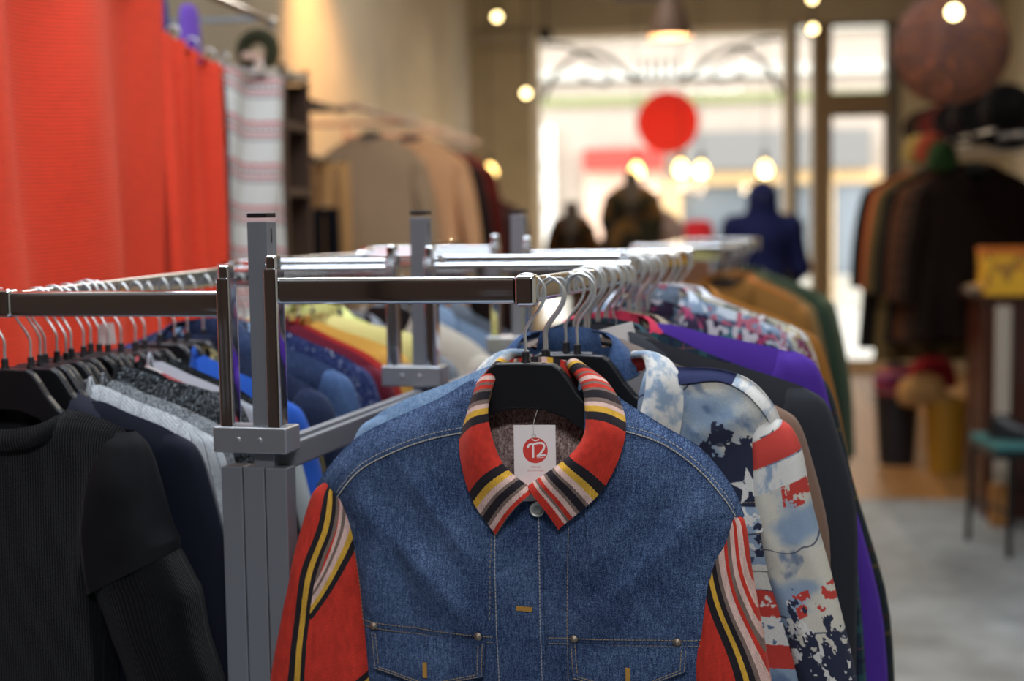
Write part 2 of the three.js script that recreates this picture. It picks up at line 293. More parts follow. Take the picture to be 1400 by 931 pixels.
// ---------------------------------------------------------------- ceiling fittings
{
  const body = std({ color: 0xe8e8e4, roughness: 0.5 });
  UNSEEN_PANELS.forEach(([x, z, w, l, I, col], i) => {
    const g = thing('unseen_ceiling_light', 'unseen white ceiling light fitting ' + ['lighting the rack fronts', 'of large size above the racks', 'above the shop aisle', 'added before the shop window to lighten the back'][i], 'ceiling light', room(x, CEIL - 0.07, z), TURN);
    part('housing', box(w + 0.06, 0.07, l + 0.06, 0, 0.035, 0, 0.01), body, g);
    part('lamp_diffuser', box(w, 0.012, l, 0, -0.006, 0), std({ color: 0xffffff, emissive: col, emissiveIntensity: 2.6, roughness: 0.6 }), g);
    const a = new THREE.RectAreaLight(col, I, w, l); a.position.copy(room(x, CEIL - 0.09, z)); a.rotation.order = 'YXZ'; a.rotation.set(-Math.PI / 2, TURN, 0); scene.add(a);
  });
  // bare warm bulbs hung on cords near the window
  const glow = (I) => std({ color: 0xfff0c0, emissive: 0xffd27a, emissiveIntensity: I, roughness: 0.4 });
  const bulbs = [[670, -1.248, 1.786, 9.0], [870, -0.348, 1.778, 9], [931, -0.078, 1.787, 9], [959, 0.045, 1.776, 9], [1046, 0.426, 1.773, 9]];
  const where = ['over the dark coats beside the pier', 'over the camouflage jacket stand', 'under the red disc', 'between the red disc and the navy figure', 'above the navy hooded figure'];
  bulbs.forEach(([, x, y, z], i) => {
    const k = 11.6 / z, g = thing('pendant_bulb', 'bare round warm bulb on a cord ' + where[i], 'lamp', room(x * k, 1.55 + (y - 1.55) * k, -11.6), TURN, 'warm bulbs near the window');
    part('bulb', lathe([[0, -0.055], [0.03, -0.048], [0.052, -0.02], [0.052, 0.006], [0.036, 0.036], [0.02, 0.055], [0.018, 0.065]], 20), glow(7), g);
    part('socket', cyl(0.021, 0.021, 0.07, 0, 0.098, 0), M.rubber, g);
    part('cord', cyl(0.004, 0.004, CEIL - g.position.y - 0.13, 0, 0.13 + (CEIL - g.position.y - 0.13) / 2, 0, 6), M.rubber, g);
    const p = new THREE.PointLight(0xffe0b4, 0.9); p.position.copy(room(x * k, 1.55 + (y - 1.55) * k - 0.09, -11.6)); p.shadow.radius = 3; p.castShadow = true; scene.add(p);
  });
  // spot lamps on rods, heads turned into the shop
  const spots = [[-1.66, 3.19, 'beside the pier', 1], [-1.25, 3.03, 'at the corner of the shop window', 0], [0.985, 3.01, 'over the side of the door', 1], [0.98, 3.26, 'high over the door', 1], [-1.42, 2.54, 'low in the corner of the shop window', 1]];
  spots.forEach(([x, y, w, on], i) => {
    const g = thing('spot_lamp', (on ? 'small lit black spot lamp ' : 'small unlit black spot lamp ') + w, 'lamp', room(x, y, -12.6), TURN);
    part('head', lathe([[0.03, -0.05], [0.05, -0.03], [0.06, 0.06], [0.055, 0.06], [0.045, -0.02], [0, -0.03]], 18).rotateX(Math.PI / 2), M.rubber, g);
    part('lamp_face', new THREE.CylinderGeometry(0.032, 0.032, 0.01, 18).rotateX(Math.PI / 2).translate(0, 0, 0.045), on ? std({ color: 0xfff6dc, emissive: 0xffe2a0, emissiveIntensity: 9 }) : M.rubber, g);
    part('rod', cyl(0.008, 0.008, CEIL - y - 0.04, 0, 0.04 + (CEIL - y - 0.04) / 2, -0.01, 8), M.rubber, g);
    if (on) { const s = new THREE.SpotLight(0xffe6c4, 3, 12, 0.6, 0.6); s.position.copy(room(x, y, -12.5)); s.target.position.copy(room(x * 0.6, 0.8, -8)); s.castShadow = true; scene.add(s, s.target); }
  });
  // pendant with a brown shade
  const P = thing('pendant_lamp', 'brown bell shaped pendant lamp in front of the shop window', 'lamp', room(-0.14, 2.575, -9.0), TURN);
  part('lamp_shade', lathe([[0.135, 0], [0.13, 0.03], [0.105, 0.11], [0.075, 0.19], [0.055, 0.24], [0.05, 0.32], [0.06, 0.36], [0.05, 0.42], [0.045, 0.41], [0.03, 0.3], [0.045, 0.24], [0.068, 0.185], [0.1, 0.105], [0.129, 0]], 30), std({ color: 0x4a382c, roughness: 0.7 }), P);
  part('bulb', new THREE.SphereGeometry(0.045, 16, 12).translate(0, 0.07, 0), glow(8), P);
  part('cord', cyl(0.006, 0.006, CEIL - 2.63 - 0.42, 0, 0.42 + (CEIL - 2.63 - 0.42) / 2, 0, 6), M.rubber, P);
  part('arm', box(0.34, 0.06, 0.06, -0.17, 0.245, 0, 0.01), std({ color: 0x3a2c24, roughness: 0.7 }), P);
  { const p = new THREE.PointLight(0xffd69a, 4); p.position.copy(room(-0.14, 2.6, -9)); p.castShadow = true; scene.add(p); }
  // warm wall washer, its lamp out of view, placed to light the left wall
  const q = new THREE.SpotLight(0xffbc78, 20, 6, 0.75, 1); q.position.copy(room(-1.45, 3.3, -7.5)); q.target.position.copy(room(-2.05, 1.7, -8.1)); q.castShadow = true; q.shadow.radius = 2; scene.add(q, q.target);
  const W = thing('spot_lamp', 'unseen black spot lamp that lights the wall behind the beige coats', 'lamp', room(-1.45, 3.36, -7.5), TURN);
  part('head', lathe([[0.02, 0.09], [0.05, 0.07], [0.06, -0.03], [0.055, -0.03], [0.045, 0.06], [0, 0.07]], 18), M.rubber, W);
  part('lamp_face', cyl(0.05, 0.05, 0.01, 0, -0.005, 0), std({ color: 0xfff6dc, emissive: 0xffc880, emissiveIntensity: 6 }), W);
  part('rod', cyl(0.008, 0.008, CEIL - 3.45, 0, 0.09 + (CEIL - 3.45) / 2, 0, 8), M.rubber, W);
}

// straight tube along z with a rounded-rectangle (superellipse) section and closed ends
function ovalTube(w, h, L, n) {
  const P = (u) => { const a = u * 2 * Math.PI, c = Math.cos(a), s = Math.sin(a); return [w / 2 * Math.sign(c) * Math.pow(Math.abs(c), 2 / n), h / 2 * Math.sign(s) * Math.pow(Math.abs(s), 2 / n)]; };
  const side = gridGeo(64, 1, (u, v) => [...P(u), (v - 0.5) * L], (u, v) => [u * 2 * (w + h), v * L], true);
  const end = (z, f) => gridGeo(64, 1, (u, v) => { const [x, y] = P(u); return [x * v, y * v, z]; }, null, f);
  return merge([side, end(L / 2, false), end(-L / 2, true)]);
}
// ---------------------------------------------------------------- chrome double rack: three uprights with arms and two hanging rails
const POSTX = [-0.812, -0.787, -0.771], POSTZ = [-1.715, -2.262, -2.812];
const RAILR = [-0.459, -0.446, -0.434, -0.425], RAILL = [-1.184, -1.135, -1.100, -1.07];
{
  const K = thing('clothing_rack', 'chrome and grey steel double clothing rack with hanging rails on both sides', 'clothing rack', [POSTX[0], 0, POSTZ[0]]);
  const o = (x, y, z) => [x - POSTX[0], y, z - POSTZ[0]];
  const obx = (w, h, d, x, y, z, r) => box(w, h, d, ...o(x, y, z), r);
  const rect = (a, b, h, t, rad) => {                                   // flat sided tube with rounded corners between two points
    const A = V(...o(...a)), B = V(...o(...b)), L = A.distanceTo(B), g = ovalTube(t, h, L, rad > 0.004 ? 5 : 14);
    const m = new THREE.Matrix4().lookAt(A, B, V(0, 1, 0)); g.applyMatrix4(m); return g.translate((A.x + B.x) / 2, (A.y + B.y) / 2, (A.z + B.z) / 2);
  };
  const up = (x, z, y1, y0 = 1.27) => { const u = part('upright', ovalTube(0.0195, 0.026, y1 - 0.018 - y0, 7).rotateX(Math.PI / 2).translate(...o(x, (y1 - 0.018 + y0) / 2, z)), M.chrome, K); part('knob', obx(0.0155, 0.02, 0.02, x, y1 - 0.010, z, 0.004), M.chrome, u); };
  // heights of the arm centres: left, right
  const AH = [[1.4355, 1.4525], [1.446, 1.449], [1.452, 1.452]];
  POSTX.forEach((px, i) => {
    const z = POSTZ[i], zf = z + 0.015;                                 // zf: face of the front
    for (const d of [-0.031, 0, 0.031]) part('column', obx(0.0295, 1.225, 0.03, px - 0.012 + d, 0.6125, z, 0.0015), M.steel, K);
    part('post', obx(0.028, 0.34, 0.028, px, 1.55 - 0.18, z - 0.006, 0.0012), M.steel, K);
    const pc = part('post_cap', obx(0.0278, 0.006, 0.0278, px, 1.548, z - 0.006, 0.001), M.cap, K);
    part('slot', box(0.0008, 0.018, 0.0026, ...o(px + 0.0141, 1.522, z - 0.004)), M.cap, K);
    const cb = part('clamp_block', obx(0.103, 0.034, 0.044, px - 0.012, 1.2615 + (i ? 0.02 : 0), z + 0.002, 0.003), M.clamp, K);
    for (const s of [-1, 1]) part('screw', lathe([[0, 0.0016], [0.0028, 0.0012], [0.0034, 0]], 12).rotateX(Math.PI / 2).translate(...o(px - 0.012 + s * 0.015, 1.2625 + (i ? 0.02 : 0), z + 0.024)), M.clamp, cb);
    part('foot', obx(0.12, 0.04, 0.7, px - 0.012, 0.02, z, 0.01), M.steel, K);
    up(px - 0.045, z + 0.008, AH[i][0] + 0.05); up(px + 0.021, z + 0.008, AH[i][1] + 0.045);
    // arms that carry the rails
    const za = z + 0.006;
    part('arm', rect([px - 0.054, AH[i][0], za], [RAILL[i] + 0.014, AH[i][0] - 0.001, za], 0.0335, 0.02, 0.0085), M.chrome, K);
    part('arm', rect([px + 0.031, AH[i][1], za], [RAILR[i] - 0.014, AH[i][1] + 0.001, za], 0.0335, 0.02, 0.0085), M.chrome, K);
    if (i) {                                                            // the next bay's own pair of arms
      part('arm', rect([px - 0.05, AH[i][0] + 0.010, za - 0.035], [RAILL[i] + 0.014, AH[i][0] + 0.010, za - 0.035], 0.0335, 0.02, 0.0085), M.chrome, K);
      if (i < 2) part('arm', rect([px + 0.03, AH[i][1] + 0.012, za - 0.035], [RAILR[i] - 0.014, AH[i][1] + 0.012, za - 0.035], 0.0335, 0.02, 0.0085), M.chrome, K);
    }
    const cap = (x, y) => part('end_cap', obx(0.027, 0.039, 0.024, x, y, za, 0.006), M.chrome, K);
    cap(RAILL[i], AH[i][0]); cap(RAILR[i], AH[i][1]);
  });
  for (let i = 0; i < 2; i++) {
    const z0 = POSTZ[i] + 0.004, z1 = POSTZ[i + 1] + 0.004;
    part('rail', rect([RAILL[i], AH[i][0] + (i ? 0.01 : 0), z0], [RAILL[i + 1], AH[i + 1][0], z1], 0.031, 0.016, 0.0075), M.chrome, K);
    part('rail', rect([RAILR[i], AH[i][1] + (i ? 0.012 : 0), z0], [RAILR[i + 1], AH[i + 1][1], z1], 0.031, 0.016, 0.0075), M.chrome, K);
    part('beam', rect([POSTX[i] + 0.02, 1.238, POSTZ[i] - 0.012], [POSTX[i + 1], 1.238 + 0.002, POSTZ[i + 1] + 0.012], 0.033, 0.028, 0.0015), M.steel, K);
    part('beam_groove', rect([POSTX[i] + 0.02, 1.256, POSTZ[i] - 0.012], [POSTX[i + 1], 1.256, POSTZ[i + 1] + 0.012], 0.008, 0.014, 0.001), M.steel, K);
  }
  part('rail', rect([RAILL[2], AH[2][0] + 0.010, POSTZ[2]], [RAILL[3], AH[2][0] + 0.01, -3.36], 0.031, 0.016, 0.0075), M.chrome, K);
}

// ---------------------------------------------------------------- garment machinery
// One half of a front or back sheet: a Coons patch between the top line (neck centre -> shoulder tip), the side line and the centre line.
function coons(top, edge, centre, hemY) {
  const T = poly(top), E = poly(edge), C = poly(centre, false);
  const t0 = T(0), t1 = T(1), b0 = C(1), b1 = E(1);
  return (u, v) => {
    const t = T(u), e = E(v), c = C(v), bx = lerp(b0[0], b1[0], u), by = lerp(b0[1], b1[1], u);
    const r = (k) => (1 - v) * t[k] + v * (k ? by : bx) + (1 - u) * c[k] + u * e[k] - ((1 - u) * (1 - v) * t0[k] + u * (1 - v) * t1[k] + (1 - u) * v * b0[k] + u * v * b1[k]);
    return [r(0), r(1)];
  };
}
// { top, edge, centre } per side; depth D; neckShare: share of the top line that is neckline; wr(x, y, u, v): extra depth
function sheet(half, D, neckShare, wr, sgn, nu, nv, off = 0) {
  const f = coons(half.top, half.edge, half.centre), W = 0.23, H = Math.abs(half.edge[half.edge.length - 1][1] - half.edge[0][1]);
  return (u, v) => {
    const [x, y] = f(u, v);
    const side = q01((1 - u) * W / Math.max(0.03, D)), kk = sstep(0, neckShare, u), topR = lerp(1, q01(v * H / Math.max(0.045, D * 1.3)), kk);
    const z = D * side * topR * (0.82 + 0.18 * sstep(0, 0.35, v)) + wr(x, y, u, v) * Math.min(1, side * 1.5) * lerp(0.4, 1, sstep(0, 0.12, v)) * lerp(1, topR, kk);
    return [x, y, sgn * z + off];
  };
}
function sheetGeo(fn, left, sgn, nu, nv) { return gridGeo(nu, nv, fn, null, left === (sgn > 0)); }
// looks up depth on a front sheet
function sampler(fns, nu = 60, nv = 90) {
  const cells = [];
  for (const fn of fns) {
    const g = []; for (let j = 0; j <= nv; j++) for (let i = 0; i <= nu; i++) g.push(fn(i / nu, j / nv));
    cells.push(g);
  }
  const bin = new Map(), S = 0.02;
  cells.forEach((g, c) => { for (let j = 0; j < nv; j++) for (let i = 0; i < nu; i++) {
    const a = j * (nu + 1) + i, q = [g[a], g[a + 1], g[a + nu + 1], g[a + nu + 2]];
    const x0 = Math.min(...q.map((p) => p[0])), x1 = Math.max(...q.map((p) => p[0])), y0 = Math.min(...q.map((p) => p[1])), y1 = Math.max(...q.map((p) => p[1]));
    for (let X = Math.floor(x0 / S); X <= Math.floor(x1 / S); X++) for (let Y = Math.floor(y0 / S); Y <= Math.floor(y1 / S); Y++) { const k = X + ',' + Y; (bin.get(k) ?? bin.set(k, []).get(k)).push(q); }
  } });
  const inTri = (p, a, b, c) => {
    const d = (b[1] - c[1]) * (a[0] - c[0]) + (c[0] - b[0]) * (a[1] - c[1]); if (Math.abs(d) < 1e-12) return null;
    const l = ((b[1] - c[1]) * (p[0] - c[0]) + (c[0] - b[0]) * (p[1] - c[1])) / d, m = ((c[1] - a[1]) * (p[0] - c[0]) + (a[0] - c[0]) * (p[1] - c[1])) / d, n = 1 - l - m;
    return l > -0.02 && m > -0.02 && n > -0.02 ? l * a[2] + m * b[2] + n * c[2] : null;
  };
  return (x, y) => {
    let best = null;
    for (const q of bin.get(Math.floor(x / S) + ',' + Math.floor(y / S)) ?? []) { const z = inTri([x, y], q[0], q[1], q[2]) ?? inTri([x, y], q[1], q[3], q[2]); if (z !== null && (best === null || z > best)) best = z; }
    return best ?? 0;
  };
}
// sleeve from horizontal slices [y, xInner, xOuter, half depth, z]
function sleeveGeo(keys, n = 40, k = 24, uvAt, ripple = 0, seed = 1, shear = 0) {
  const A = keys.map((q) => V(q[1], q[2], 0)), B = keys.map((q) => V(q[0], q[3], q[4] ?? 0));
  const ca = new THREE.CatmullRomCurve3(A, false, 'catmullrom', 0.4), cb = new THREE.CatmullRomCurve3(B, false, 'catmullrom', 0.4);
  return gridGeo(k, n, (u, v) => {
    const a = ca.getPoint(v), b = cb.getPoint(v), ph = u * Math.PI * 2, cx = (a.x + a.y) / 2, hx = (a.y - a.x) / 2;
    const w = 1 + ripple * (fbm(Math.cos(ph) * 1.5 + 7, b.x * 14 + Math.sin(ph), seed, 3) - 0.5) * 2 * sstep(0, 0.2, v);
    const s = Math.sin(ph), c = Math.cos(ph), e = (t) => Math.sign(t) * Math.pow(Math.abs(t), 0.8);
    return [cx + hx * e(c), b.x + shear * Math.abs(hx) * (Math.sign(hx) * e(c)) * sstep(0.5, 1, v), b.z + b.y * e(s) * w];
  }, uvAt ? (u, v, p) => uvAt(u, v, p, ca.getPoint(v)) : (u, v, p) => [u * 0.34, p[1]], true);
}
function leaf(roll, out, arch = 0.006, th = 0.003, uvOff = 0, nt = 36, nw = 8, flip = false) {   // one side of a turned-down collar
  const R = poly(roll), O = poly(out), L = (R.len + O.len) / 2;
  return solid(nw, nt, (w, t) => { const a = R(t), b = O(t); return [lerp(a[0], b[0], w), lerp(a[1], b[1], w) + arch * 0.5 * Math.sin(Math.PI * w), lerp(a[2], b[2], w) + arch * Math.sin(Math.PI * Math.pow(w, 0.7))]; }, th, (w, t) => [(1 - t) * L + uvOff, w * 0.06], flip);
}
const band = (a, b, n = 30, m = 4, bulge = 0.003, th = 0.002) => { const A = poly(a), B = poly(b); return solid(n, m, (t, w) => { const p = A(t), q = B(t); return [lerp(p[0], q[0], w), lerp(p[1], q[1], w), lerp(p[2], q[2], w) + bulge * Math.sin(Math.PI * w)]; }, th, (t, w) => [t * (A.len ?? 0.2), w * 0.04]); };

// hangers ---------------------------------------------------------------
const hangerShape = (() => {
  const top = [[0.034, -0.001], [0.042, -0.006], [0.05, -0.016], [0.062, -0.034], [0.078, -0.052], [0.1, -0.064], [0.14, -0.078], [0.185, -0.1], [0.205, -0.116]];
  const bot = [[0.209, -0.124], [0.202, -0.13], [0.18, -0.122], [0.14, -0.102], [0.1, -0.086], [0.072, -0.074], [0.05, -0.06], [0.025, -0.051]];
  const s = new THREE.Shape(); s.moveTo(0, 0);
  for (const p of top) s.lineTo(...p); for (const p of bot) s.lineTo(...p); s.lineTo(0, -0.049);
  for (const p of [...bot].reverse()) s.lineTo(-p[0], p[1]); for (const p of [...top].reverse()) s.lineTo(-p[0], p[1]);
  return s;
})();
const hangerFine = new THREE.ExtrudeGeometry(hangerShape, { depth: 0.007, bevelEnabled: true, bevelThickness: 0.0035, bevelSize: 0.003, bevelSegments: 3 }).translate(0, -0.003, -0.0035);
const hangerBody = new THREE.ExtrudeGeometry(hangerShape, { depth: 0.006, bevelEnabled: true, bevelThickness: 0.003, bevelSize: 0.003, bevelSegments: 1 }).translate(0, -0.003, -0.003);
const hookPts = [[0, -0.006, 0], [0, 0.02, 0], [0, 0.036, 0], [0.006, 0.048, 0], [0.018, 0.064, 0], [0.0245, 0.078, 0], [0.0235, 0.091, 0], [0.016, 0.1005, 0], [0.004, 0.1045, 0], [-0.008, 0.1015, 0], [-0.0155, 0.092, 0], [-0.018, 0.082, 0]];
const hookGeo = { 1: tube(hookPts, 0.0019, 44, 8), '-1': tube(hookPts.map(([x, y, z]) => [-x, y, z]), 0.0019, 44, 8) };
const ferruleGeo = lathe([[0, 0.013], [0.0042, 0.0128], [0.0045, 0.011], [0.0045, 0.002], [0.006, 0], [0.006, -0.004], [0, -0.004]], 12);
function hanger(pos, side, label, group, { turn = 0, lean = 0, fine = false, hookY = 1 } = {}) {
  const g = thing('clothes_hanger', label, 'hanger', pos, turn, group);
  g.rotation.z = lean;
  part('bar', fine ? hangerFine : hangerBody, M.plastic, g);
  const h = part('hook', hookGeo[side], M.wire, g); h.scale.y = hookY;
  part('ferrule', ferruleGeo, M.rubber, g);
  return g;
}
// generic hanging garment; local origin at the hanger's hook base, x right, y up, z towards the near end of the rail
function garment(name, label, category, pos, o = {}) {
  const { Wl, W = 0.24, nk = 0.075, y0 = -0.014, drop: drop0 = 0.11, dropL = drop0 * 1.45 + 0.01, len = 0.68, hw = 0.26, D = 0.014, dip = 0.085, mat, sleeveMat, collar = 'none', collarMat, group, turn = 0, fold = 0.006, seed = 1, sl = 0.55, splay = 0.075, sw = 0.105, sb = 0.016, sleeves = true, arm = 0.2, nu = 12, nv = 22, hem, buttons, pocket } = o;
  const g = thing(name, label, category, pos, turn, group);
  const drop = drop0, hy = y0 - len;
  const WR = W, WL = Wl ?? W, half = (s) => (s < 0 ? WL : WR);
  const mk = (s, d, W = half(s), drop = s < 0 && Wl ? dropL : drop0, yt = y0 - drop) => ({
    top: [[0, y0 - d], [s * nk * 0.55, y0 - d * 0.78], [s * nk * 0.93, y0 - d * 0.3], [s * nk, y0], [s * (nk + (W - nk) * 0.4), y0 - drop * 0.32], [s * (nk + (W - nk) * 0.75), y0 - drop * 0.64], [s * (W - 0.012), y0 - drop * 0.9], [s * W, yt - 0.008]],
    edge: [[s * W, yt - 0.008], [s * (W - 0.03), yt - arm * 0.35], [s * (W - 0.035), yt - arm], [s * lerp(W - 0.03, hw + W - WR, 0.5), lerp(yt - arm, hy, 0.5)], [s * (hw + W - WR), hy]],
    centre: [[0, y0 - d], [0, hy]],
  });
  const ph = rnd() * 9, wr = (x, y, u, v) => fold * (Math.sin(x * 38 + ph + 3 * fbm(x * 4, y * 3, seed)) * sstep(0.25, 1, v) + 1.6 * (fbm(x * 11 + seed, y * 7, seed, 3) - 0.5));
  const geos = [];
  for (const s of [-1, 1]) {
    geos.push(sheetGeo(sheet(mk(s, dip), D, 0.38, wr, 1), s < 0, 1, nu, nv));
    geos.push(sheetGeo(sheet(mk(s, 0.018), D, 0.3, wr, -1), s < 0, -1, nu, nv));
  }
  part('body', geos, mat, g);
  if (sleeves) for (const s of [-1, 1]) {
    const yt = y0 - (s < 0 && Wl ? dropL : drop0), yb = yt - sl, W = half(s);
    part('sleeve', sleeveGeo([[yt + 0.012, s * (W - 0.045), s * (W - 0.02), 0.004], [yt - 0.004, s * (W - 0.05), s * (W + 0.006), sb * 0.7], [yt - 0.04, s * (W - 0.06), s * (W + 0.022), sb], [yt - 0.16, s * (W - 0.055), s * (W + 0.05), sb * 1.1], [yt - sl * 0.6, s * (W + splay - sw + 0.02), s * (W + splay), sb], [yb, s * (W + splay * 1.15 - sw * 0.72), s * (W + splay * 1.15), sb * 0.9]], 22, 14, null, 0.25, seed + s), sleeveMat ?? mat, g);
  }
  const cm = collarMat ?? mat;
  if (collar === 'shirt' || collar === 'coat') {
    const k = collar === 'coat' ? 1.25 : 1, dn = collar === 'coat' ? 1.5 : 1;
    for (const s of [-1, 1]) {
      const roll = [[s * 0.03, y0 + 0.014, -0.028], [s * 0.056, y0 + 0.009, -0.012], [s * 0.066, y0 - 0.012, D], [s * 0.052, y0 - 0.04 * dn, D + 0.012], [s * 0.002, y0 - 0.085 * dn, D + 0.014]];
      const out = [[s * 0.045, y0 + 0.004, -0.034], [s * 0.078 * k, y0 - 0.008, -0.01], [s * 0.095 * k, y0 - 0.035, D * 0.8], [s * 0.082 * k, y0 - 0.08 * dn, D + 0.008], [s * 0.042 * k, y0 - 0.122 * dn, D + 0.01]];
      part('collar', leaf(roll, out, 0.005, 0.003, 0, 16, 4, s > 0), cm, g);
    }
    part('collar_stand', band([[-0.04, y0 + 0.013, -0.022], [-0.02, y0 + 0.017, -0.036], [0.02, y0 + 0.017, -0.036], [0.04, y0 + 0.013, -0.022]], [[-0.045, y0 - 0.014, -0.018], [-0.02, y0 - 0.016, -0.03], [0.02, y0 - 0.016, -0.03], [0.045, y0 - 0.014, -0.018]], 12, 3), cm, g);
  } else if (collar === 'crew') {
    const ring = (dy, k) => [...Array(9)].map((_, i) => { const a = Math.PI * (i / 8); return [-Math.cos(a) * nk * k, y0 + dy - Math.sin(a) * (dip - 0.01), D * 0.75 * Math.sin(a) + 0.004]; });
    part('neckband', band(ring(0.012, 0.96), ring(-0.016, 1.1), 24, 4, 0.004, 0.004), cm, g);
    const rb = (dy, k) => [...Array(7)].map((_, i) => { const a = Math.PI * (i / 6); return [-Math.cos(a) * nk * k, y0 + dy - Math.sin(a) * 0.012, -D * 0.9 * Math.sin(a)]; });
    part('neckband', band(rb(0.012, 0.96), rb(-0.014, 1.02), 18, 3, -0.003, 0.003), cm, g);
  }
  if (buttons) for (let i = 0; i < buttons; i++) { const y = lerp(y0 - dip - 0.06, hy + 0.08, i / Math.max(1, buttons - 1)); part('button', lathe([[0, 0.003], [0.006, 0.0035], [0.0085, 0.0025], [0.009, 0], [0, 0]], 12).rotateX(Math.PI / 2).translate(0.004, y, D + 0.002), M.rubber, g); }
  return g;
}

// ---------------------------------------------------------------- the denim jacket with striped wool collar and sleeves
const RED = [205, 58, 44], BLK = [40, 36, 40], YEL = [222, 172, 62], PNK = [226, 190, 176], GRY = [128, 108, 98];
const stripes = [[0.009, RED], [0.013, PNK], [0.016, GRY], [0.021, RED], [0.027, PNK], [0.031, GRY], [0.040, BLK], [0.044, GRY], [0.051, PNK], [0.059, YEL], [0.070, BLK], [0.128, RED], [0.139, BLK], [0.147, YEL], [0.153, PNK], [0.159, GRY], [0.171, BLK], [0.175, GRY], [0.181, RED], [0.185, GRY], [0.189, RED], [0.196, PNK], [0.201, RED], [0.205, GRY], [0.212, RED], [0.225, BLK], [0.231, YEL], [0.236, PNK], [0.246, BLK], [0.30, RED]];
function woolCol(c, i, j) {                                            // loose wool twill
  const tw = 0.5 + 0.5 * Math.sin((i * 1 + j * 1) * 2 * Math.PI / 8), n = hash(i, j, 8);
  const s = 0.86 + 0.14 * tw + 0.22 * (n - 0.5) + 0.12 * (vnoise(i / 20, j / 20, 5) - 0.5); return c.map((x) => x * s);
}
const stripeTex = tex(1024, 256, 0.3, 0.075, (u, v, i, j) => { const uu = u + 0.0003 * Math.sin(v * 2 * Math.PI / 0.005); let c = RED; for (const [e, k] of stripes) if (uu < e) { c = k; break; } return woolCol(c, i, j); });
const sleeveStripe = (d, w, fold) => {                                 // d: metres from the left edge of the striped band, w: its width
  const seqL = [[0.0065, BLK], [0.0125, YEL], [0.017, BLK]], seqR = [[0.006, BLK], [0.011, YEL], [0.016, PNK], [0.019, GRY], [0.022, PNK]];
  if (w < 0.02) { for (const [e, c] of seqL) if (d < e) return c; return RED; }
  for (const [e, c] of seqL) if (d < e) return c;
  for (const [e, c] of seqR) if (w - d < e) return c;
  return [GRY, RED, BLK, RED][Math.floor((d - 0.017) / 0.0035) % 4];
};
const sleeveTexL = tex(256, 1024, 1, 0.6, (s, t, i, j) => {            // s: 0 outer edge .. 1 inner edge of the front, t: metres below the shoulder
  const wd = 0.05 + 0.05 * sstep(0, 0.2, t), a = lerp(0.5, 0.23, sstep(0, 0.12, t)), b = lerp(1.3, 0.32, clamp((t - 0.025) / 0.16));
  const d = (s - a) * wd, w = Math.max(0.017, (b - a) * wd);
  let c = d >= 0 && d < w ? sleeveStripe(d, w) : RED;
  const d2 = (s - 1) * wd + (t - 0.225) * 0.9; if (d2 > 0 && d2 < 0.03) c = d2 < 0.008 ? BLK : d2 < 0.014 ? YEL : d2 < 0.022 ? PNK : BLK;
  return woolCol(c, i * 2, j);
});
const sleeveTexR = tex(256, 1024, 1, 0.6, (s, t, i, j) => {            // s: 0 inner .. 1 outer
  const wd = 0.045 + 0.03 * sstep(0, 0.2, t), a = lerp(-0.25, 0.62, sstep(0.0, 0.2, t)), d = (s - a) * wd;
  let c = RED; if (d >= 0) { const q = [[0.0075, BLK], [0.0125, YEL], [0.018, BLK], [0.022, GRY], [0.029, PNK], [0.033, RED], [0.037, GRY], [0.042, PNK], [0.046, RED], [0.052, PNK], [0.2, RED]]; for (const [e, k] of q) if (d < e) { c = k; break; } }
  return woolCol(c, i * 2, j);
});
const denimDark = denimTex([18, 32, 62], [126, 150, 182], 21, 0.4);
const denimMat = phy({ map: denimDark, bumpMap: twillBump(), bumpScale: 0.0005, roughness: 0.88, specularIntensity: 0.4, sheen: 0.22, sheenRoughness: 0.5, sheenColor: new THREE.Color(0xbfd0e8), side: THREE.DoubleSide });
const fracBump = (() => { const t = twillBump().clone(); t.repeat.set(0.9, 1 / 0.12); t.needsUpdate = true; return t; })();   // for cloth whose u runs 0..1 across a sleeve
const woolMat = (map, bumpMap = twillBump()) => phy({ map, bumpMap, bumpScale: 0.0006, roughness: 0.95, specularIntensity: 0.4, sheen: 0.25, sheenRoughness: 0.6, sheenColor: new THREE.Color(0xffc8b8), side: THREE.DoubleSide });
const stripeMat = woolMat(stripeTex), sleeveMatL = woolMat(sleeveTexL, fracBump), sleeveMatR = woolMat(sleeveTexR, fracBump);
const liningMat = fabric(0xffffff, { key: 'lining', map: speckTex('lin', [[104, 84, 80], [158, 132, 124], [198, 174, 164], [226, 208, 200]], [0.3, 0.3, 0.25, 0.15], 2, 0.2), bump: twillBump(), scale: 0.0008 });

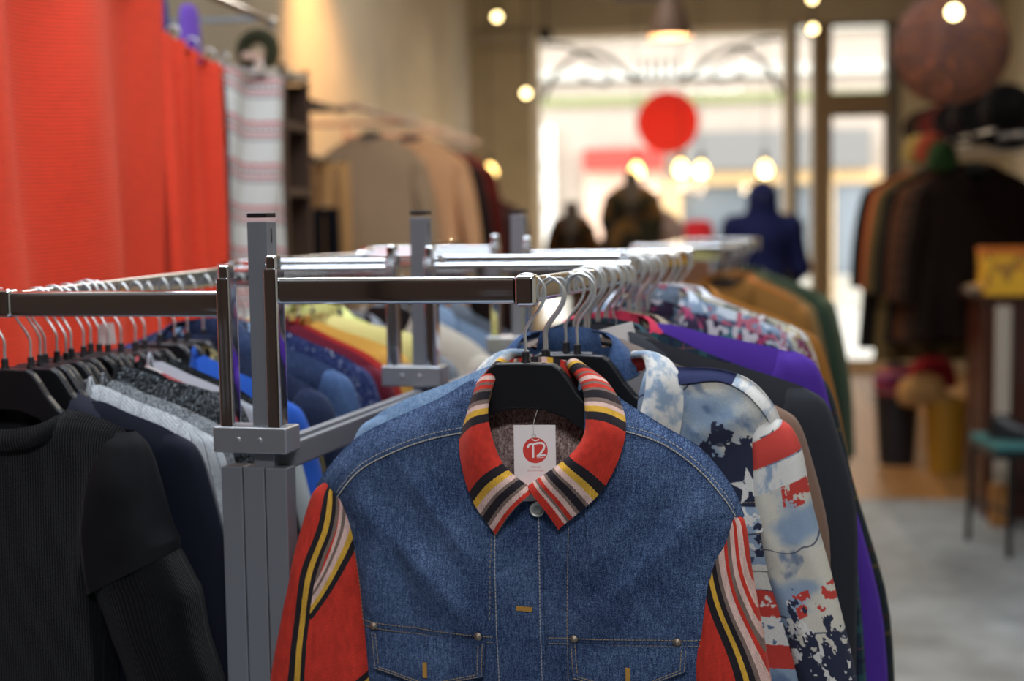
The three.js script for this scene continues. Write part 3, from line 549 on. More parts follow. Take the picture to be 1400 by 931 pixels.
function stitchRow(pts, S, off, len = 0.0028, gap = 0.0014, r = 0.00036) {   // single thread stitches lying on the cloth
  const P = poly(pts.map((p) => [p[0], p[1], 0])), L = P.len ?? Math.hypot(pts[1][0] - pts[0][0], pts[1][1] - pts[0][1]), n = Math.floor(L / (len + gap)), out = [];
  for (let i = 0; i < n; i++) {
    const a = P((i * (len + gap)) / L), b = P((i * (len + gap) + len) / L), A = V(a[0], a[1], S(a[0], a[1]) + off), B = V(b[0], b[1], S(b[0], b[1]) + off), d = B.clone().sub(A), l = d.length();
    const g = new THREE.BoxGeometry(r * 2, l, r * 1.6); g.applyQuaternion(new THREE.Quaternion().setFromUnitVectors(V(0, 1, 0), d.normalize())); out.push(g.translate((A.x + B.x) / 2, (A.y + B.y) / 2, (A.z + B.z) / 2));
  }
  return out;
}
function buttonhole(x, y, S, off, w, turn) {                           // a bar of gold thread around a slit
  const out = []; for (let i = 0; i < 14; i++) { const t = (i / 13 - 0.5) * w, c = Math.cos(turn), s = Math.sin(turn); for (const k of [-1, 1]) { const px = x + t * c - k * 0.0013 * s, py = y + t * s + k * 0.0013 * c; out.push(new THREE.BoxGeometry(0.0011, 0.0026, 0.0016).rotateZ(turn + rr(-0.3, 0.3)).translate(px, py, S(px, py) + off)); } }
  return out;
}
const buttonGeo = lathe([[0, 0.0052], [0.0035, 0.005], [0.0062, 0.0042], [0.0072, 0.0058], [0.0086, 0.0058], [0.0092, 0.0042], [0.0088, 0], [0, 0]], 28).rotateX(Math.PI / 2);
const rivetMat = phy({ color: 0x8f8272, metalness: 0.8, roughness: 0.5 });
const rivetGeo = lathe([[0, 0.0034], [0.0018, 0.003], [0.0026, 0.0018], [0.0046, 0.0014], [0.005, 0], [0, 0]], 18).rotateX(Math.PI / 2);
const ridge = (x, y, x0, y0, x1, y1, w, a) => { const dx = x1 - x0, dy = y1 - y0, L2 = dx * dx + dy * dy, t = ((x - x0) * dx + (y - y0) * dy) / L2, c = clamp(t), d = Math.hypot(x - x0 - c * dx, y - y0 - c * dy); return a * Math.exp(-(d / w) * (d / w)) * Math.sin(Math.PI * clamp(0.15 + 0.7 * t, 0, 1)); };

const HOOK = [-0.4665, 1.3634, -1.727], SC = 1.037;                     // where its hook rests on the rail; the jacket is a large size
{
  const J = thing('denim_jacket', 'dark blue denim jacket with red striped wool collar and sleeves, front of the rail', 'jacket', HOOK, 0); J.scale.setScalar(SC);
  const L = {
    top: [[0.022, -0.158], [-0.026, -0.138], [-0.050, -0.1], [-0.058, -0.062], [-0.052, -0.022], [-0.067, -0.026], [-0.104, -0.047], [-0.17, -0.076], [-0.208, -0.095], [-0.237, -0.119], [-0.257, -0.142], [-0.272, -0.163]],
    edge: [[-0.272, -0.163], [-0.242, -0.178], [-0.227, -0.22], [-0.218, -0.265], [-0.214, -0.32], [-0.213, -0.394], [-0.218, -0.63]], centre: [[0.022, -0.158], [0.030, -0.37], [0.036, -0.63]],
  };
  const R = {
    top: [[0.022, -0.158], [0.076, -0.128], [0.1, -0.09], [0.1, -0.058], [0.076, -0.022], [0.09, -0.028], [0.119, -0.048], [0.162, -0.074], [0.204, -0.098], [0.226, -0.121], [0.246, -0.15], [0.257, -0.178]],
    edge: [[0.257, -0.178], [0.249, -0.204], [0.236, -0.249], [0.228, -0.3], [0.227, -0.361], [0.232, -0.63]], centre: [[0.022, -0.158], [0.030, -0.37], [0.036, -0.63]],
  };
  const wr = (x, y) => 0.010 * Math.exp(-Math.pow((y + 0.3) / 0.16, 2)) * Math.exp(-Math.pow((Math.abs(x - 0.02) - 0.1) / 0.08, 2))
    + ridge(x, y, -0.20, -0.17, -0.05, -0.31, 0.018, 0.011) + ridge(x, y, -0.15, -0.12, -0.045, -0.24, 0.014, 0.007) + ridge(x, y, -0.19, -0.30, -0.17, -0.2, 0.012, 0.004) + ridge(x, y, -0.13, -0.33, -0.17, -0.16, 0.016, -0.007)
    + ridge(x, y, 0.21, -0.17, 0.08, -0.30, 0.018, 0.010) + ridge(x, y, 0.13, -0.12, 0.10, -0.30, 0.016, 0.004) + ridge(x, y, 0.215, -0.30, 0.18, -0.18, 0.013, 0.004) + ridge(x, y, 0.07, -0.25, 0.16, -0.14, 0.014, 0.007)
    + 0.006 * (fbm(x * 16 + 3, y * 16, 77, 3) - 0.5) + ridge(x, y, -0.21, -0.325, 0.03, -0.335, 0.006, -0.0012) + ridge(x, y, 0.03, -0.332, 0.225, -0.323, 0.006, -0.0012);
  const D = 0.036, fL = sheet(L, D, 0.33, wr, 1), fR = sheet(R, D, 0.33, wr, 1), S = sampler([fL, fR]);
  const bL = { ...L, top: [[0.01, -0.045], [-0.02, -0.042], [-0.046, -0.034], [-0.052, -0.022], ...L.top.slice(5)], centre: [[0.01, -0.045], [0.03, -0.63]] };
  const bR = { ...R, top: [[0.01, -0.045], [0.035, -0.042], [0.066, -0.034], [0.076, -0.022], ...R.top.slice(5)], centre: [[0.01, -0.045], [0.03, -0.63]] };
  const flat = (x, y) => 0.004 * (fbm(x * 9, y * 9, 5, 3) - 0.5);
  part('front_panel', sheetGeo(fL, true, 1, 70, 90), denimMat, J);
  part('front_panel', sheetGeo(fR, false, 1, 70, 90), denimMat, J);
  part('back_panel', [sheetGeo(sheet(bL, 0.034, 0.2, flat, -1), true, -1, 24, 40), sheetGeo(sheet(bR, 0.034, 0.2, flat, -1), false, -1, 24, 40)], denimMat, J);
  part('lining', [gridGeo(24, 40, (u, v) => { const p = sheet(bL, 0.034, 0.2, flat, -1)(u * 0.97, 0.005 + v * 0.99); return [p[0], p[1], p[2] * 0.9 + 0.001]; }, null, true), gridGeo(24, 40, (u, v) => { const p = sheet(bR, 0.034, 0.2, flat, -1)(u * 0.97, 0.005 + v * 0.99); return [p[0], p[1], p[2] * 0.9 + 0.001]; }, null, false)], liningMat, J, null, 'brown grey heather inside of the back');
  // shoulder yokes, laid over the top of the front panels
  const yokeL = [[-0.060, -0.080], [-0.116, -0.093], [-0.163, -0.111], [-0.201, -0.132], [-0.240, -0.172]], yokeR = [[0.112, -0.073], [0.165, -0.090], [0.207, -0.118], [0.237, -0.152], [0.251, -0.176]];
  const yoke = (f, seam, s) => {
    const P = poly(seam), A = poly((s < 0 ? L : R).top.slice(4));
    return solid(40, 10, (t, w) => { const a = A(0.04 + 0.955 * t), b = P(t), x = lerp(a[0], b[0], w), y = lerp(a[1], b[1], w), z = S(x, y); const k = 1 - w; return [x + s * 0.0012 * k, y + 0.003 * k * k, z * (1 - k * k * k * k) + 0.0009 + 0.0012 * Math.sin(Math.PI * Math.min(1, k * 6))]; }, 0.0008, null, s > 0);
  };
  const yl = part('shoulder_yoke', yoke(fL, yokeL, -1), denimMat, J), yr = part('shoulder_yoke', yoke(fR, yokeR, 1), denimMat, J);
  part('stitching', [...stitchRow(yokeL.map(([x, y]) => [x, y + 0.0012]), S, 0.0022, 0.0034, 0.0008, 0.00075), ...stitchRow(yokeL.map(([x, y]) => [x, y + 0.0072]), S, 0.0026, 0.003, 0.002, 0.0004)], M.threadPale, yl, 'stuff', 'pale thread');
  part('stitching', [...stitchRow(yokeR.map(([x, y]) => [x, y + 0.0012]), S, 0.0022, 0.0034, 0.0008, 0.00075), ...stitchRow(yokeR.map(([x, y]) => [x, y + 0.0072]), S, 0.0026, 0.003, 0.002, 0.0004)], M.threadPale, yr, 'stuff', 'pale thread');
  // button band
  const pl = part('button_band', solid(14, 70, (w, t) => { const y = lerp(-0.158, -0.625, t), x = lerp(-0.028, 0.0305, w) + 0.012 * (t * 0.35) - 0.004 * (1 - t); return [x, y, S(x, y) + 0.0034 + 0.0008 * Math.sin(Math.PI * w)]; }, 0.003, null), denimMat, J);
  const bandX = (t, w) => lerp(-0.028, 0.0305, w) + 0.0042 * t - 0.004 * (1 - t);
  part('stitching', [0.04, 0.93].flatMap((w) => stitchRow([[bandX(0, w), -0.17], [bandX(0.5, w), -0.39], [bandX(0.75, w), -0.5]], S, 0.005, 0.0032, 0.0012)), M.threadPale, pl, 'stuff', 'pale thread');
  part('buttonhole', buttonhole(0.006, -0.286, S, 0.0052, 0.018, -0.06), M.threadGold, pl, null, 'gold thread buttonhole');
  const bt = part('button', buttonGeo, M.brass, J); bt.position.set(0.0215, -0.1685, S(0.0215, -0.1685) + 0.005);
  // seams: the chest seam, the band seam on the right, the armholes
  const chestL = [[-0.212, -0.317], [-0.12, -0.3215], [-0.03, -0.324]], chestR = [[0.034, -0.322], [0.12, -0.3165], [0.226, -0.3135]];
  const st = [];
  for (const [ln, dy] of [[chestL, 0.002], [chestL, -0.005], [chestR, 0.002], [chestR, -0.005]]) st.push(...stitchRow(ln.map(([x, y]) => [x, y + dy]), S, 0.0016));
  st.push(...stitchRow([[0.058, -0.19], [0.057, -0.3], [0.058, -0.42]], S, 0.001), ...stitchRow([[-0.034, -0.205], [-0.036, -0.3], [-0.036, -0.31]], S, 0.001, 0.0032, 0.003));
  for (const [e, k] of [[L.edge, 1], [R.edge, -1]]) for (const d of [0.006, 0.011]) st.push(...stitchRow(e.slice(1, 6).map(([x, y]) => [x + k * d, y - 0.004]), S, 0.0012, 0.003, 0.0022, 0.0004));
  part('stitching', st, M.thread, J, 'stuff', 'tan thread');
  for (const [x, y] of [[-0.186, -0.3205], [-0.050, -0.3215], [0.0655, -0.3185], [0.186, -0.3145]]) { const r = part('rivet', rivetGeo, rivetMat, J); r.position.set(x, y, S(x, y) + 0.0015); }
  // pocket flaps
  const flap = (a, b, low, hx, hy) => {
    const P = poly(low, false), fl = part('pocket_flap', solid(30, 14, (u, v) => { const tx = lerp(a[0], b[0], u), ty = lerp(a[1], b[1], u), q = P(u), x = lerp(tx, q[0], v), y = lerp(ty, q[1], v); return [x, y, S(x, y) + 0.0044 + 0.0036 * v]; }, 0.0034, null), denimMat, J);
    const ins = (k) => [[lerp(a[0], hx, k), lerp(a[1], hy, k * 0.2)], ...low.map(([x, y]) => [lerp(x, hx, k), lerp(y, hy + 0.02, k)]), [lerp(b[0], hx, k), lerp(b[1], hy, k * 0.2)]];
    for (const k of [0.03, 0.1]) { const c = ins(k), g = []; for (let i = 0; i < c.length - 1; i++) g.push(...stitchRow([c[i], c[i + 1]], S, 0.0088, 0.003, 0.0012, 0.0004)); part('stitching', g, M.thread, fl, 'stuff', 'tan thread'); }
    part('buttonhole', buttonhole(hx, hy, S, 0.0092, 0.017, Math.PI / 2), M.threadGold, fl, null, 'gold thread buttonhole');
  };
  flap([-0.188, -0.3265], [-0.041, -0.326], [[-0.184, -0.371], [-0.114, -0.387], [-0.044, -0.37]], -0.116, -0.366);
  flap([0.061, -0.3235], [0.199, -0.319], [[0.064, -0.364], [0.131, -0.376], [0.197, -0.347]], 0.131, -0.354);
  // sleeves
  part('sleeve', sleeveGeo([[-0.150, -0.240, -0.256, 0.006, 0.004], [-0.166, -0.232, -0.274, 0.016, 0.004], [-0.208, -0.214, -0.288, 0.027, 0.006], [-0.254, -0.206, -0.301, 0.032, 0.008], [-0.33, -0.198, -0.318, 0.034, 0.012], [-0.407, -0.192, -0.333, 0.034, 0.014], [-0.55, -0.215, -0.35, 0.032, 0.012], [-0.72, -0.245, -0.352, 0.028, 0.006]], 80, 44, (u, v, p, a) => [clamp((p[0] - a.y) / (a.x - a.y)), -0.15 - p[1]], 0.16, 3), sleeveMatL, J, null, 'red wool sleeve with black, yellow and pink stripes');
  part('sleeve', sleeveGeo([[-0.165, 0.228, 0.243, 0.006, 0.002], [-0.181, 0.22, 0.259, 0.014, 0.004], [-0.234, 0.212, 0.267, 0.024, 0.008], [-0.301, 0.2, 0.279, 0.03, 0.010], [-0.361, 0.195, 0.289, 0.032, 0.012], [-0.55, 0.215, 0.318, 0.032, 0.01], [-0.72, 0.245, 0.33, 0.028, 0.004]], 80, 44, (u, v, p, a) => [clamp((p[0] - a.x) / (a.y - a.x)), -0.165 - p[1]], 0.16, 4), sleeveMatR, J, null, 'red wool sleeve with black, yellow and pink stripes');
  // collar
  const Z = (x, y) => Math.max(0, S(x, y));
  const rollL = [[-0.030, -0.001, -0.028], [-0.0385, -0.022, 0.006], [-0.0405, -0.053, 0.030], [-0.0335, -0.083, 0.041], [-0.017, -0.117, 0.047], [0.021, -0.146, 0.049]];
  const outL = [[-0.044, -0.008, -0.034], [-0.0655, -0.036, -0.004], [-0.0725, -0.067, 0.016], [-0.0675, -0.106], [-0.0525, -0.158], [-0.0255, -0.1985]].map(([x, y, z]) => [x, y, z ?? Z(x, y) + 0.009]);
  const rollR = [[0.044, -0.004, -0.028], [0.071, -0.026, 0.004], [0.0805, -0.05, 0.028], [0.0825, -0.076, 0.040], [0.070, -0.099, 0.047], [0.0155, -0.1405, 0.050]];
  const outR = [[0.057, -0.004, -0.034], [0.098, -0.027, -0.004], [0.119, -0.057, 0.014], [0.1235, -0.087], [0.1015, -0.139], [0.0475, -0.189]].map(([x, y, z]) => [x, y, z ?? Z(x, y) + 0.009]);
  part('collar', leaf(rollL, outL, 0.010, 0.0032, 0.0155, 60, 14, false), stripeMat, J, null, 'red wool collar with yellow, black and pink stripes');
  part('collar', leaf(rollR, outR, 0.010, 0.0032, 0.0, 60, 14, true), stripeMat, J, null, 'red wool collar with yellow, black and pink stripes');
  const edgeStitch = (r, o) => { const R3 = poly(r), O3 = poly(o), out = []; for (let i = 0; i < 62; i++) { const P3 = (t) => { const a = R3(t), b = O3(t), w = 0.86; return V(lerp(a[0], b[0], w), lerp(a[1], b[1], w) + 0.005 * Math.sin(Math.PI * w), lerp(a[2], b[2], w) + 0.010 * Math.sin(Math.PI * Math.pow(w, 0.7)) + 0.0004); }; const A = P3(0.1 + i / 62 * 0.86), B = P3(0.1 + (i + 0.62) / 62 * 0.86), d = B.clone().sub(A), l = d.length(), g = new THREE.BoxGeometry(0.0006, l, 0.0006); g.applyQuaternion(new THREE.Quaternion().setFromUnitVectors(V(0, 1, 0), d.normalize())); out.push(g.translate((A.x + B.x) / 2, (A.y + B.y) / 2, (A.z + B.z) / 2)); } return out; };
  part('stitching', [...edgeStitch(rollL, outL), ...edgeStitch(rollR, outR)], std({ color: 0x8a2a22, roughness: 0.9 }), J, 'stuff', 'dark red thread along the collar edge');
  const inner = (r, s) => { const R2 = poly(r); return solid(40, 5, (t, w) => { const p = R2(t); return [p[0] + s * 0.007 * w, p[1] - 0.004 * w - 0.016 * w * (1 - t), p[2] - 0.016 * w]; }, 0.002, (t, w) => [(1 - t) * 0.2 + 0.005, w * 0.03]); };
  part('collar_stand', [inner(rollL, -1), inner(rollR, 1), band([[-0.030, -0.001, -0.028], [-0.015, 0.001, -0.042], [0.01, 0.002, -0.046], [0.03, 0, -0.042], [0.044, -0.004, -0.028]], [[-0.036, -0.04, -0.024], [-0.018, -0.046, -0.034], [0.01, -0.048, -0.037], [0.034, -0.046, -0.034], [0.052, -0.042, -0.024]], 24, 4)], stripeMat, J);
  part('neck_label', [box(0.026, 0.011, 0.0006, -0.001, -0.054, -0.0265, 0.0002), box(0.012, 0.009, 0.0006, 0.034, -0.058, -0.026, 0.0002)], fabric(0xd8cfb8, { rough: 0.9 }), J, null, 'cream woven label');
  hanger(HOOK, 1, 'black plastic hanger inside the collar of the red striped denim jacket', null, { fine: true }).scale.setScalar(SC);
}
// the price tag on the jacket
{
  const T = thing('price_tag', 'white card price tag with red round logo, hanging in the jacket collar', 'price tag', [HOOK[0] + 0.0171, HOOK[1] - 0.0736, HOOK[2] + 0.027], 0); T.scale.setScalar(SC);
  T.rotation.z = 0.03; T.rotation.x = -0.1;
  const cv = document.createElement('canvas'); cv.width = 512; cv.height = 900; const x = cv.getContext('2d');
  x.fillStyle = '#e6ddd8'; x.fillRect(0, 0, 512, 900);
  x.fillStyle = '#cf3a30'; x.beginPath(); x.arc(262, 300, 152, 0, 7); x.fill();
  x.strokeStyle = '#ece4df'; x.lineWidth = 25; x.lineCap = 'round'; x.lineJoin = 'round';
  x.beginPath(); x.moveTo(172, 262); x.quadraticCurveTo(186, 222, 216, 228); x.lineTo(236, 230); x.lineTo(236, 378); x.stroke();
  x.beginPath(); x.moveTo(236, 230); x.quadraticCurveTo(300, 206, 346, 214); x.quadraticCurveTo(386, 232, 366, 280); x.quadraticCurveTo(336, 330, 288, 366); x.lineTo(380, 356); x.stroke();
  x.lineWidth = 15; x.beginPath(); x.moveTo(226, 168); x.quadraticCurveTo(260, 196, 306, 172); x.stroke();
  x.lineWidth = 5; x.beginPath(); x.moveTo(282, 388); x.lineTo(370, 384); x.stroke();
  x.fillStyle = '#c9736a'; x.font = '30px sans-serif'; x.textAlign = 'center'; x.fillText('VINTAGE', 262, 508); x.fillText('SECOND HAND', 262, 548);
  x.strokeStyle = '#6d6aa0'; x.lineWidth = 6; x.beginPath(); x.moveTo(336, 590); x.lineTo(330, 690); x.moveTo(392, 610); x.quadraticCurveTo(352, 650, 350, 668); x.quadraticCurveTo(372, 690, 380, 712); x.stroke();
  const ct = new THREE.CanvasTexture(cv); ct.colorSpace = THREE.SRGBColorSpace;
  const card = new THREE.BoxGeometry(0.0505, 0.089, 0.0006).translate(0, -0.0445, 0), uv = card.attributes.uv;
  part('card', card, std({ map: ct, roughness: 0.55 }), T);
  part('string', tube([[-0.001, -0.012, 0.0008], [-0.001, 0.0, 0.0006], [-0.001, 0.018, -0.02]], 0.0003, 12, 5), M.threadPale, T);
  part('eyelet', new THREE.TorusGeometry(0.0022, 0.0006, 6, 14).translate(-0.001, -0.0125, 0.0004), M.threadPale, T);
}

// ---------------------------------------------------------------- bleached star-and-stripe denim jacket
{
  const CRM = [222, 216, 198], LBL = [150, 172, 194], MBL = [88, 112, 148], NVY = [34, 40, 66], WHT = [236, 233, 224], RD = [206, 62, 50];
  const star = (x, y, cx, cy, r, a0) => { const a = Math.atan2(y - cy, x - cx) - a0, d = Math.hypot(x - cx, y - cy), k = mod(a, Math.PI * 0.4) - Math.PI * 0.2, e = r * Math.cos(0.2 * Math.PI) * 0.52 / Math.cos(Math.abs(k) - 0.02) * (1 + 0.9 * Math.pow(Math.abs(Math.abs(k) / (Math.PI * 0.2)), 2.2)) * 0.98; return d < e; };
  const base = (x, y, s) => {
    const a = fbm(x * 11 + 2 + y * 6, y * 14, 61 + s, 5), b = fbm(x * 26, y * 26 + x * 10, 81 + s, 4);
    let c = mix3(LBL, CRM, sstep(0.36, 0.6, a)); c = mix3(c, MBL, 0.75 * sstep(0.56, 0.74, b));
    const cr = Math.abs(fbm(x * 8 + 9, y * 8, 111 + s, 3) - 0.5); if (cr < 0.006) c = mix3(c, NVY, 0.7);
    return c;
  };
  const grit = (x, y, s) => fbm(x * 105, y * 105, s, 5) - 0.5;
  const fin = (c, i, j) => { const k = 0.9 + 0.1 * Math.sin((i + j * 1.7) * 1.9) + 0.12 * (hash(i, j, 4) - 0.5); return c.map((v) => v * k); };
  const patchTex = tex(1024, 1024, 0.8, 0.8, (u, v, i, j) => {
    const x = u > 0.4 ? u - 0.8 : u, y = v - 0.8, ax = Math.abs(x); let c = base(x, y, 0);
    const nv = Math.hypot((ax - 0.215) / 0.048, (y + 0.15) / 0.055) + 2.2 * grit(x, y, 7) + 1.6 * (fbm(x * 22, y * 22, 9, 3) - 0.5); if (nv < 0.85) c = NVY;
    if (star(ax, y, 0.227, -0.163, 0.026, 0.5) && grit(x, y, 31) > -0.16) c = WHT;
    if (y < -0.188 && y > -0.252 && ax > 0.2) { c = base(x * 1.4, y, 5); if (Math.hypot((ax - 0.255) / 0.03, (y + 0.23) / 0.025) + 2 * grit(x, y, 17) < 0.9) c = NVY; if (grit(x, y, 77) > 0.13) c = WHT; }
    const yb = y + 0.012 * fbm(x * 30, 2, 3); if (yb < -0.258 && yb > -0.29) c = mix3(WHT, CRM, fbm(x * 30, y * 30, 2)); if (yb < -0.291 && yb > -0.325) c = grit(x, y, 5) > 0.2 ? WHT : RD; if (yb < -0.325 && yb > -0.36) c = grit(x, y, 6) > 0.12 ? MBL : WHT; if (yb < -0.36 && yb > -0.39) c = RD; if (y < -0.43) c = mix3(NVY, LBL, sstep(0.5, 0.6, fbm(x * 9, y * 9, 3)));
    return fin(c, i, j);
  });
  const armTex = tex(512, 1024, 1, 0.7, (s, t, i, j) => {
    const X = s * 0.1, k = t - (s - 0.5) * -0.03; let c = base(X + 1.3, t * 1.2, 3);
    if (k < 0.016) c = WHT; if (k > 0.018 && k < 0.052) c = RD; if (k > 0.054 && k < 0.085) c = mix3(WHT, LBL, sstep(0.5, 0.65, fbm(X * 40, t * 30, 3)));
    if (k > 0.085 && k < 0.115 && s > 0.55 && grit(X, t, 3) > -0.03 + (s < 0.7 ? 0.1 : 0)) c = RD;
    if (k > 0.215 && k < 0.245 && s > 0.35 && grit(X, t, 13) > 0.05) c = RD;
    if (t > 0.26 + 0.05 * (fbm(X * 50, 3, 8) - 0.5) + 0.15 * grit(X, t, 9) ) c = grit(X, t, 23) > 0.2 || (t < 0.32 && grit(X, t, 29) > 0.05 && s < 0.6) ? WHT : NVY;
    if (star(X, t, 0.06, 0.375, 0.026, 0.2)) c = WHT;
    return fin(c, i, j);
  });
  const bl = (m, b = twillBump()) => phy({ map: m, bumpMap: b, bumpScale: 0.0005, roughness: 0.88, sheen: 0.15, side: THREE.DoubleSide });
  const pm = bl(patchTex), am = bl(armTex, fracBump), redIn = fabric(0xb83a30), cuffTex = bl(tex(512, 512, 0.12, 0.12, (u, v, i, j) => fin(mix3(LBL, WHT, sstep(0.3, 0.6, fbm(i / 64, j / 64, 3, 4, 8))), i, j)));
  const navyTape = fabric(0x2b3050, { bump: twillBump() });
  const P0 = [-0.432, 1.361, -1.86];
  const J = thing('bleached_jacket', 'bleached denim jacket printed with red stripes and white stars on navy patches', 'jacket', P0, 0);
  const low = (h) => ({ top: h.top.map(([x, y]) => [x * 0.78, y - 0.12 * Math.abs(x)]), edge: h.edge.map(([x, y]) => [x * 0.78, y - 0.12 * Math.abs(x)]), centre: h.centre });
  const mk = (s, d) => s < 0 ? low(mk0(s, d)) : mk0(s, d);
  const mk0 = (s, d) => ({
    top: [[0, -d], [s * 0.05, -d * 0.85], [s * 0.085, -d * 0.5], [s * 0.095, -0.012], [s * 0.132, -0.019], [s * 0.188, -0.022], [s * 0.225, -0.036], [s * 0.25, -0.06], [s * 0.262, -0.088]],
    edge: [[s * 0.262, -0.088], [s * 0.243, -0.118], [s * 0.245, -0.155], [s * 0.262, -0.22], [s * 0.284, -0.29], [s * 0.3, -0.36], [s * 0.3, -0.66]], centre: [[0, -d], [0, -0.66]],
  });
  const wr = (x, y) => 0.006 * (fbm(x * 14, y * 14, 7, 3) - 0.5) + ridge(x, y, 0.13, -0.12, 0.24, -0.06, 0.014, 0.006) + ridge(x, y, 0.15, -0.16, 0.2, -0.05, 0.012, -0.004) + ridge(x, y, 0.2, -0.3, 0.25, -0.1, 0.014, 0.004);
  const D = 0.026, fns = [-1, 1].map((s) => sheet(mk(s, 0.12), D, 0.34, wr, 1)), S = sampler(fns);
  [-1, 1].forEach((s, i) => part('front_panel', sheetGeo(fns[i], s < 0, 1, 44, 60), pm, J));
  part('back_panel', [-1, 1].map((s) => sheetGeo(sheet(mk(s, 0.045), 0.024, 0.25, (x, y) => 0.003 * fbm(x * 9, y * 9, 4), -1), s < 0, -1, 20, 30)), pm, J);
  part('lining', [-1, 1].map((s) => { const f = sheet(mk(s, 0.05), 0.024, 0.25, () => 0, -1); return gridGeo(14, 20, (u, v) => { const p = f(u * 0.97, v); return [p[0], p[1], p[2] * 0.9]; }, null, s < 0); }), fabric(0xb9b3b0), J, null, 'pale grey inside of the back');
  part('back_neck', band([[-0.09, -0.03, -0.02], [0, -0.045, -0.022], [0.1, -0.028, -0.02]], [[-0.09, -0.05, -0.02], [0, -0.07, -0.021], [0.1, -0.05, -0.019]], 14, 3), redIn, J, null, 'red strip inside the back neck');
  for (const s of [-1, 1]) {
    const keys = [[-0.075, s * 0.225, s * 0.255, 0.004], [-0.090, s * 0.222, s * 0.277, 0.016, 0.004], [-0.12, s * 0.225, s * 0.291, 0.024, 0.006], [-0.19, s * 0.228, s * 0.305, 0.026, 0.01], [-0.29, s * 0.25, s * 0.332, 0.026, 0.012], [-0.41, s * 0.285, s * 0.36, 0.026, 0.012], [-0.62, s * 0.315, s * 0.39, 0.022, 0.008]];
    if (s < 0) for (const q of keys) { q[1] *= 0.78; q[2] *= 0.78; q[0] -= 0.03; }
    part('sleeve', sleeveGeo(keys, 60, 28, (u, v, p, a) => [clamp((p[0] - a.x) / (a.y - a.x)), -0.078 - p[1]], 0.2, 6), am, J, null, 'sleeve with a red band over bleached denim');
    // shoulder strip with dark tape, collar leaf
    const kx = s < 0 ? 0.78 : 1, ky = s < 0 ? -0.12 : 0, sk = (l) => l.map(([x, y]) => [x * kx, y + ky * Math.abs(x)]);
    const A = poly(sk([[s * 0.1, -0.012], [s * 0.132, -0.017], [s * 0.188, -0.019], [s * 0.228, -0.034], [s * 0.255, -0.064], [s * 0.266, -0.09]])), B = poly(sk([[s * 0.11, -0.038], [s * 0.14, -0.036], [s * 0.188, -0.032], [s * 0.22, -0.046], [s * 0.244, -0.072], [s * 0.254, -0.092]]));
    const strip = (t0, t1) => solid(16, 4, (t, w) => { const k = lerp(t0, t1, t), a = A(k), b = B(k), x = lerp(a[0], b[0], w), y = lerp(a[1], b[1], w) + 0.002 * (1 - w); return [x, y, S(x, y) * sstep(0, 0.4, w) + 0.003]; }, 0.002, null, s > 0);
    part('shoulder_tape', strip(0, 0.55), navyTape, J, null, 'navy shoulder tape'); part('shoulder_tape', strip(0.55, 1), cuffTex, J, null, 'bleached shoulder tape');
    const roll = [[s * 0.066, -0.004, -0.022], [s * 0.088, -0.003, -0.006], [s * 0.098, -0.03, 0.022], [s * 0.088, -0.08, 0.034], [s * 0.04, -0.135, 0.04]];
    const out = [[s * 0.082, -0.006, -0.026], [s * 0.116, -0.008, -0.006], [s * 0.138, -0.036, 0.014], [s * 0.136, -0.105, 0.03], [s * 0.1, -0.185, 0.032]];
    part('collar', leaf(roll, out, 0.009, 0.004, 0, 30, 10, s > 0), cuffTex, J, null, 'bleached white blue collar');
    part('collar_stand', band(roll.map(([x, y, z]) => [x, y, z]), roll.map(([x, y, z]) => [x + s * 0.004, y - 0.022, z - 0.012]), 20, 3), redIn, J);
    const fl = part('pocket_flap', solid(14, 8, (u, v) => { const x = s * lerp(0.17, 0.268, u), y = -0.192 - 0.03 * v + 0.012 * (u - 0.5); return [x, y, S(x, y) + 0.004 + 0.003 * v]; }, 0.0025, null, s < 0), pm, J);
    part('stitching', stitchRow([[s * 0.13, -0.186], [s * 0.2, -0.184], [s * 0.262, -0.18]], S, 0.0016, 0.003, 0.0014), M.thread, J, 'stuff', 'tan thread');
    part('pocket', solid(14, 10, (u, v) => { const x = s * lerp(0.175, 0.283, u), y = -0.21 - 0.06 * v + 0.012 * (u - 0.5) * (1 - v); return [x, y, S(x, y) + 0.0028]; }, 0.002, null, s < 0), pm, J);
  }
  hanger(P0, 1, 'black plastic hanger inside the bleached star and stripe jacket', null, { fine: true, turn: -0.06 });
}

// ---------------------------------------------------------------- clothes on the curtain side rail, near bay
const kn = (c, o = {}) => fabric(c, { bump: knitBump(), scale: 0.0016, rough: 0.97, sheen: 0.2, ...o });
const railAt = (X, z) => { const Z = [POSTZ[0], POSTZ[1], POSTZ[2], -3.36]; for (let i = 0; i < 3; i++) if (z >= Z[i + 1] || i === 2) return lerp(X[i], X[i + 1], (Z[i] - z) / (Z[i] - Z[i + 1])); };
